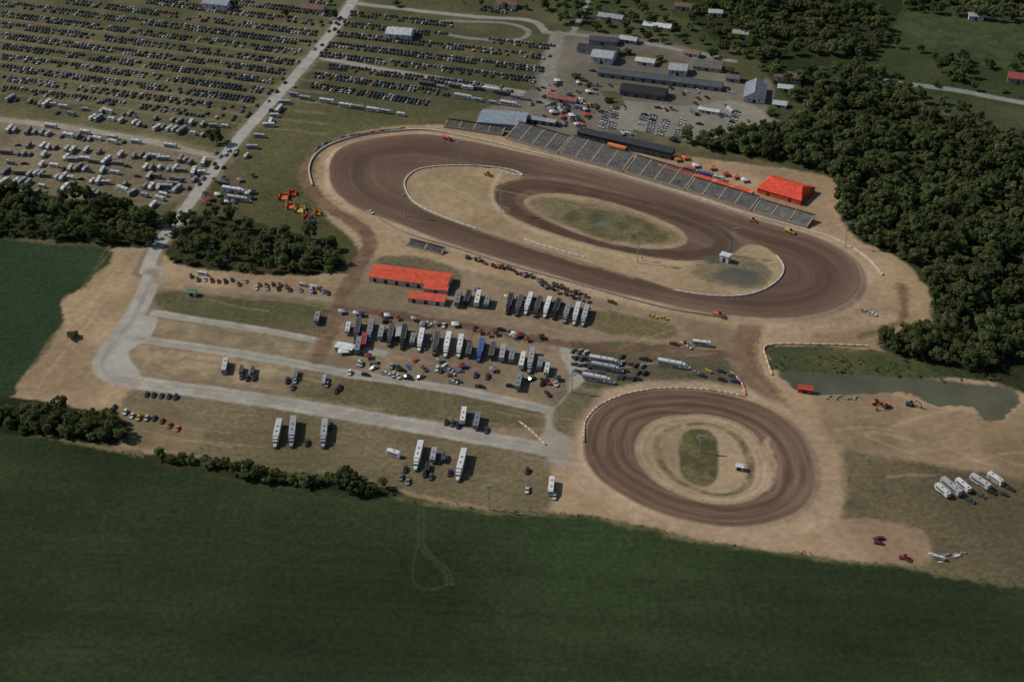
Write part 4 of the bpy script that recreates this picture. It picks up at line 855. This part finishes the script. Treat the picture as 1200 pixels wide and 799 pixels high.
# ------------------------------------------------------------ people
def person_mesh(kind):
    if kind=='sit': J={'pel':(0,0,.12,.17),'che':(0,-.03,.5,.17),'nk':(0,-.02,.68,.07),'hd':(0,.02,.86,.11),'hl':(-.1,.2,.12,.09),'kl':(-.12,.5,.1,.075),'fl':(-.12,.52,-.36,.05),'tl':(-.12,.68,-.38,.04),'hr':(.1,.2,.12,.09),'kr':(.12,.5,.1,.075),'fr':(.12,.52,-.36,.05),'tr':(.12,.68,-.38,.04),'sl':(-.2,-.02,.58,.07),'el':(-.27,.08,.32,.05),'wl':(-.15,.32,.22,.035),'sr':(.2,-.02,.58,.07),'er':(.27,.08,.32,.05),'wr':(.15,.32,.22,.035)}
    else:
        a=.22 if kind=='walk' else .02
        J={'pel':(0,0,.95,.16),'che':(0,.02,1.32,.17),'nk':(0,.02,1.5,.07),'hd':(0,.04,1.67,.11),'hl':(-.1,0,.86,.1),'kl':(-.11,a*.6,.5,.075),'fl':(-.11,a,.08,.05),'tl':(-.11,a+.18,.05,.04),'hr':(.1,0,.86,.1),'kr':(.11,-a*.3,.5,.075),'fr':(.11,-a,.08,.05),'tr':(.11,-a+.18,.05,.04),'sl':(-.21,.02,1.42,.07),'el':(-.28,-a*.5,1.15,.05),'wl':(-.27,.12-a,.9,.035),'sr':(.21,.02,1.42,.07),'er':(.28,a*.4,1.15,.05),'wr':(.27,.12+a,.9,.035)}
    ks=list(J); E=[('pel','che'),('che','nk'),('nk','hd'),('pel','hl'),('hl','kl'),('kl','fl'),('fl','tl'),('pel','hr'),('hr','kr'),('kr','fr'),('fr','tr'),('che','sl'),('sl','el'),('el','wl'),('che','sr'),('sr','er'),('er','wr')]
    me=bpy.data.meshes.new('p'); me.from_pydata([J[k][:3] for k in ks],[(ks.index(a),ks.index(b)) for a,b in E],[]); o=bpy.data.objects.new('p',me); COL.objects.link(o)
    o.modifiers.new('s','SKIN')
    for i,k in enumerate(ks): me.skin_vertices[0].data[i].radius=(J[k][3],J[k][3])
    me.skin_vertices[0].data[0].use_root=True
    o.modifiers.new('ss','SUBSURF').levels=1
    dg=bpy.context.evaluated_depsgraph_get(); r=bpy.data.meshes.new_from_object(o.evaluated_get(dg)); bpy.data.objects.remove(o)
    r.materials.clear()
    for m in ('jeans','cloth','skin','hair'): r.materials.append(M[m])
    zs=(.2,.66,.9) if kind=='sit' else (1.0,1.5,1.7)
    for p in r.polygons:
        z=p.center.z; p.material_index=0 if z<zs[0] else 1 if z<zs[1] else 2 if z<zs[2] else 3
        if p.material_index==1 and abs(p.center.x)>.24 and z<zs[1]-.25: p.material_index=2
    r.name='person_'+kind; return r
PM={k:person_mesh(k) for k in('stand','walk','sit')}
def ppl(n,f,where):
    for k in range(n):
        x,y=f(); p=G(x,y); PEOPLE.append((p.x,p.y,p.z,random.uniform(0,6.3),random.choice(['stand','walk']),where))
ppl(75,lambda:(lambda x:(x,random.choice([376,380,400,425])+(x-400)*.1+random.uniform(-5,5)))(random.uniform(395,690)),'beside the haulers in the pits')
ppl(40,lambda:(random.uniform(640,690),random.uniform(85,158)),'on the midway behind the grandstand')
ppl(25,lambda:(lambda t:(300+40*t+random.uniform(-4,6),200-90*t+random.uniform(-4,4)))(random.random()),'on the shoulder of the access road')
ppl(20,lambda:(random.uniform(240,300),random.uniform(210,245)),'at the vendor corner by the access road')
ppl(12,lambda:(random.uniform(325,378),random.uniform(225,262)),'on the grass near the inflatables')
SH=[('white',(.5,.5,.48)),('black',(.015,.015,.017)),('red',(.4,.03,.02)),('blue',(.04,.09,.28)),('grey',(.2,.2,.2)),('orange',(.5,.13,.03))]
for x,y,z,rz,k,where in PEOPLE[:298]:
    n,c=random.choice(SH); verb={'stand':'standing','walk':'walking','sit':''}[k]
    single('person',PM[k],(x,y,z),rz,f"person in {n} top {verb} {where}".replace('  ',' '),'person','spectators and crew',c)
# ------------------------------------------------------------ trees
def tree_mesh(seed,R=6.0,Hc=8.5,zb=3.5,nl=20,per=90,leaf=.78,col=(.078,.098,.037)):
    r=np.random.default_rng(seed); lobes=[]
    ex=r.uniform(.8,1.2); ea=r.uniform(0,3.1)
    for k in range(nl):
        a=r.uniform(0,6.283); h=r.random(); rad=R*(.2+.75*r.random()**.8)*math.sin(math.pi*(.15+.7*h))**.6*(1+(ex-1)*math.cos(2*(a-ea)))
        lobes.append((rad*math.cos(a),rad*math.sin(a),zb+1.2+Hc*h*.85,R*r.uniform(.16,.36)))
    lobes.append((0,0,zb+Hc*.55,R*.48))
    V=[];C=[]
    for (x,y,z,q) in lobes:
        f=r.uniform(.8,1.22); tint=np.array(col)*f*np.array([r.uniform(.85,1.2),1,r.uniform(.85,1.15)])
        d=r.normal(size=(per,3)); d/=np.linalg.norm(d,axis=1)[:,None]
        c=np.array([x,y,z])+d*q*r.uniform(.65,1.35,(per,1))*np.array([1,1,.8])
        nrm=d+.6*r.normal(size=(per,3))+np.array([0,0,.6]); nrm/=np.linalg.norm(nrm,axis=1)[:,None]
        up=r.normal(size=(per,3)); t1=np.cross(nrm,up); t1/=np.linalg.norm(t1,axis=1)[:,None]; t2=np.cross(nrm,t1)
        s=leaf*r.uniform(.4,1.1,(per,1)); s2=s*r.uniform(.6,1,(per,1))
        quad=np.stack([c-t1*s,c-t2*s2,c+t1*s,c+t2*s2],1); V.append(quad.reshape(-1,3))
        C.append(np.repeat(tint[None]*r.uniform(.88,1.14,(per,1)),4,0))
    return np.concatenate(V),np.concatenate(C)
def quads(n): return np.arange(n).reshape(-1,4)
def trunk_mesh(seed,zb=3.5,Hc=8.5,R=6):
    r=random.Random(seed); m=MB(); m.cyl((0,0,-.3),(0.15,.1,zb+Hc*.5),.42,.16,n=7)
    for k in range(6):
        a=r.uniform(0,6.28); z=zb*.7+k*.9; m.cyl((0.05,.05,z),(math.cos(a)*R*.5,math.sin(a)*R*.5,z+2.6),.16,.05,n=5)
    return m.mesh('trunk',['bark'])
TV=[]
for s in range(10):
    Hc=[8.5,10.5,7.5,8,12,6.5,8.5,9,6.5,11][s]; zb=[3.5,3,2.5,3.5,3.5,2.5,3,2.5,2,3.5][s]; V,C=tree_mesh(100+s,R=[6,5.6,6.4,6,5.2,6.6,6,6.2,6.5,5][s],Hc=Hc,zb=zb,nl=[20,22,18,19,22,17,20,24,16,20][s])
    me=npmesh('crown',V,quads(len(V)),C,False); me.materials.append(M['leaf']); TV.append((V,C,me,trunk_mesh(s,zb=zb,Hc=Hc)))
def inpoly(pts,x,y):
    c=False;n=len(pts)
    for i in range(n):
        a=pts[i];b=pts[(i+1)%n]
        if (a[1]>y)!=(b[1]>y) and x<(b[0]-a[0])*(y-a[1])/(b[1]-a[1])+a[0]: c=not c
    return c
TREES=[]
def wood(px,dmin,sc,where,group,thin=0):
    pts=wpts(px,False); a=np.array(pts); x0,y0=a.min(0); x1,y1=a.max(0); L=[]
    tries=int((x1-x0)*(y1-y0)/dmin/dmin*14); grid={}
    for k in range(tries):
        x=random.uniform(x0,x1);y=random.uniform(y0,y1)
        if not inpoly(pts,x,y): continue
        if thin and float(fb(np.array([x]),np.array([y]),45,90,2)[0])<thin: continue
        gi,gj=int(x//dmin),int(y//dmin)
        if any((x-u)**2+(y-v)**2<dmin*dmin for i in(-1,0,1) for j in(-1,0,1) for u,v in grid.get((gi+i,gj+j),[])): continue
        grid.setdefault((gi,gj),[]).append((x,y)); L.append((x,y))
    for x,y in L: TREES.append((x,y,random.uniform(*sc)*random.choice([1,1,1,.7,.55]),where,group))
wood(WOOD1,7.8,(.65,1.3),'in the big dark wood on the right','trees of the right hand wood',.2)
wood(WOOD2,10,(.6,1.2),'in the wooded belt at the upper right','trees of the upper right belt',.34)
wood([(648,-15),(690,-15),(682,30),(655,28)],10,(.7,1.1),'in the small clump beside the top lane','trees of the top clump')
wood([(1045,-15),(1190,-15),(1215,30),(1130,24),(1060,16)],11,(.7,1.1),'along the top right hedge','trees of the top right hedge')
wood([(1098,72),(1130,70),(1138,92),(1120,98),(1104,90)],9,(.6,1.0),'in the isolated clump in the right meadow','trees of the meadow clump')
wood([(1030,40),(1060,55),(1100,66),(1150,78),(1200,84),(1200,88),(1090,72),(1025,55)],13,(.4,.8),'in the loose hedgerow across the right meadow','trees of the meadow hedgerow')
wood([(1020,84),(1090,96),(1200,112),(1200,116),(1090,101),(1020,90)],12,(.35,.7),'beside the far right road','trees beside the far right road')
wood([(800,165),(850,160),(885,150),(905,165),(900,185),(830,178)],9,(.6,1.0),'behind the red hall at the wood edge','trees behind the hall')
wood(WOODL,7.6,(.6,1.05),'in the left wood above the green field','trees of the left wood')
wood(WOODM,8,(.55,1.0),'in the centre grove above the pits','trees of the centre grove',.3)
wood([(-20,475),(60,480),(140,498),(143,520),(80,515),(-20,502)],5.5,(.5,.85),'in the hedgerow at the lower left','trees of the lower left hedgerow')
wood([(182,534),(268,545),(266,550),(185,541)],3.8,(.38,.55),'in the low hedge below the diagonal cars','bushes of the low hedge')
wood([(272,552),(350,558),(405,566),(404,575),(330,569),(272,561)],4.6,(.42,.68),'in the hedgerow below the long trailers','trees of the lower hedgerow')
wood([(400,562),(455,570),(464,580),(430,580),(398,574)],5,(.6,.88),'in the taller end of the lower hedgerow','trees of the lower hedgerow')
wood([(1035,400),(1090,400),(1110,428),(1060,424)],6.5,(.45,.8),'on the bank above the pond','trees above the pond')
wood([(690,0),(800,8),(860,30),(880,62),(800,55),(735,44),(695,40)],15,(.5,1.0),'scattered around the houses at the top','trees around the top houses')
wood([(500,-10),(640,-10),(640,18),(560,12)],17,(.5,.85),'scattered along the top road','trees along the top road')
wood([(860,60),(905,66),(915,90),(905,96)],11,(.6,.9),'beside the long white building','trees around the yard')
wood([(1060,105),(1110,125),(1200,165),(1200,180),(1110,150),(1050,122)],11,(.5,.95),'scattered on the edge of the right meadow','trees of the meadow edge')
for x,y,s,l in [(86,396,.5,'round bush standing alone on the bare left strip'),(254,168,.9,'tree standing between the campers and the road'),(245,160,.6,'smaller tree beside the camping field edge'),(334,20,.6,'tree left of the brown roofed house'),(392,22,.7,'tree on the road corner at the top'),(465,8,.6,'tree at the top above the white barn'),(675,92,.5,'small tree beside the midway'),(690,105,.5,'small tree left of the black shed'),(835,68,.7,'tree behind the low house'),(850,62,.8,'larger tree behind the low house'),(903,135,.5,'tree right of the long white building'),(1196,75,.9,'tree beside the dark red roofed house'),(990,62,.9,'tree near the top meadow'),(772,72,.5,'small tree beside the white gabled house'),(856,86,.55,'small tree left of the dark roofed hut'),(714,120,.45,'small tree on the grass patch of the yard'),(735,64,.5,'small tree on the yard grass'),(220,5,.6,'tree left of the grey roofed white house'),(275,8,.5,'tree right of the grey roofed white house'),(700,130,.4,'small tree at the left end of the yard parking'),(790,166,.45,'small tree behind the press box right end'),(845,168,.5,'small tree at the wood tip behind the stands')]:
    p=P(x,y); TREES.append((p.x,p.y,s,l,None))
for k in range(80):
    x=random.choice([random.uniform(465,720),random.uniform(465,720),random.uniform(720,1200),random.uniform(140,300)]); 
    y=np.interp(x,[140,250,380,460,570,680,760,860,960,1060,1200],[530,550,571,584,599,605,620,640,652,666,687]); p=P(x,float(y)-random.uniform(0,3))
    TREES.append((p.x,p.y,random.uniform(.08,.17),'in the thin hedge line of the bottom field','bushes of the field edge'))
for k in range(60):
    x=random.uniform(905,1190); y=430+(x-905)*.06+random.uniform(-16,2); p=P(x,y); TREES.append((p.x,p.y,random.uniform(.12,.36),'on the grassy bank above the pond','bushes of the pond bank'))
TREES.sort(key=lambda t:-(t[2]+(3 if t[4] is None else 0))/math.hypot(t[1],H))
ND=299; print('TREES',len(TREES))
SVv=[];SCc=[]
for i,(x,y,s,where,group) in enumerate(TREES):
    k=random.randrange(10); rz=random.uniform(0,6.28); z=gz(x,y)
    if i<ND:
        small=s<.35
        if group is None: e=empty('leafy_bush' if 'bush' in where else 'leafy_tree',(x,y,z),rz,where,'bush' if 'bush' in where else 'tree',None,s)
        else: e=empty('leafy_bush' if small else 'leafy_tree',(x,y,z),rz,('small green bush ' if small else ('large dark green tree ' if s>1.0 else 'dark green tree '))+where,'bush' if small else 'tree',group,s)
        part('crown',TV[k][2],e); part('trunk',TV[k][3],e)
        if s<.56: e.scale=(s*1.3,s*1.3,s*.8)
    else:
        V,C=TV[k][0],TV[k][1]; cs,sn=math.cos(rz),math.sin(rz); f=random.uniform(.65,1.4)
        sx=s*1.3 if s<.5 else s; sz=s*.8 if s<.5 else s
        if s<.4: V=V[:720].copy(); C=C[:720]; V[:,2]-=3
        v=np.stack([x+sx*(V[:,0]*cs-V[:,1]*sn),y+sx*(V[:,0]*sn+V[:,1]*cs),z+sz*V[:,2]],-1)
        SVv.append(v); SCc.append(C*f)
if SVv:
    V=np.concatenate(SVv); C=np.concatenate(SCc); me=npmesh('wood',V,quads(len(V)),C,False); me.materials.append(M['leaf'])
    o=bpy.data.objects.new('distant_woodland',me); COL.objects.link(o); o['kind']='stuff'; o['label']='dense dark treetops filling the farther wood at the upper right'; o['category']='woodland'
# ------------------------------------------------------------ far cars: nearest as objects, the rest as one mass
print('NCAR before far',NCAR,'FAR',len(FAR))
room=max(0,296-NCAR); i=0
while room>0 and i<len(FAR):
    p,rz,where,group=FAR[i]; i+=1
    k=random.choices(['sedan','suv','pickup'],[5,3,3])[0]
    if k!='pickup': room-=1
    car(0,0,0,0,where,group,loc=p,rz=rz,kind=k)
sv=[];sf=[];sm_=[];scol=[]
for p,rz,_,_ in FAR[i:]:
    one=CARS[random.choices(['sedan','suv','pickup'],[5,3,3])[0]][2]; c=rcol()[1]; b=len(sv); cs,sn=math.cos(rz),math.sin(rz)
    sv+=[(p.x+x*cs-y*sn,p.y+x*sn+y*cs,p.z+z) for x,y,z in one.v]; sf+=[tuple(i_+b for i_ in f) for f in one.f]; sm_+=one.m; scol+=[c]*len(one.v)
me=bpy.data.meshes.new('distant_cars'); me.from_pydata(sv,[],sf)
for m in ('vpaint','dark','glass','tyre'): me.materials.append(M[m])
me.polygons.foreach_set('material_index',sm_); a=me.color_attributes.new('Col','FLOAT_COLOR','POINT')
a.data.foreach_set('color',np.array([(*c,1) for c in scol],dtype=np.float32).ravel())
o=bpy.data.objects.new('distant_parked_cars',me); COL.objects.link(o); o['kind']='stuff'; o['label']='far rows of small parked cars filling the tops of the fields'; o['category']='cars'
# ------------------------------------------------------------ labels
from collections import defaultdict
D=defaultdict(list)
for o in THINGS: D[o['label']].append(o)
OR=['leftmost','second','third','fourth','fifth','sixth','seventh','eighth','ninth','tenth']
for lab,l in D.items():
    if 1<len(l)<=10 and len(lab.split())<=13:
        l.sort(key=lambda o:toP(o.location.x,o.location.y)[0])
        for i,o in enumerate(l): o['label']=lab+(', leftmost such' if i==0 else f', {OR[i]} from left')
    if len(l)>1:
        for o in l:
            if 'group' not in o: o['group']=lab
for o in THINGS:
    if len(o['label'].split())>16: print('LONG',o['label'])
print('OBJS',len(bpy.data.objects))
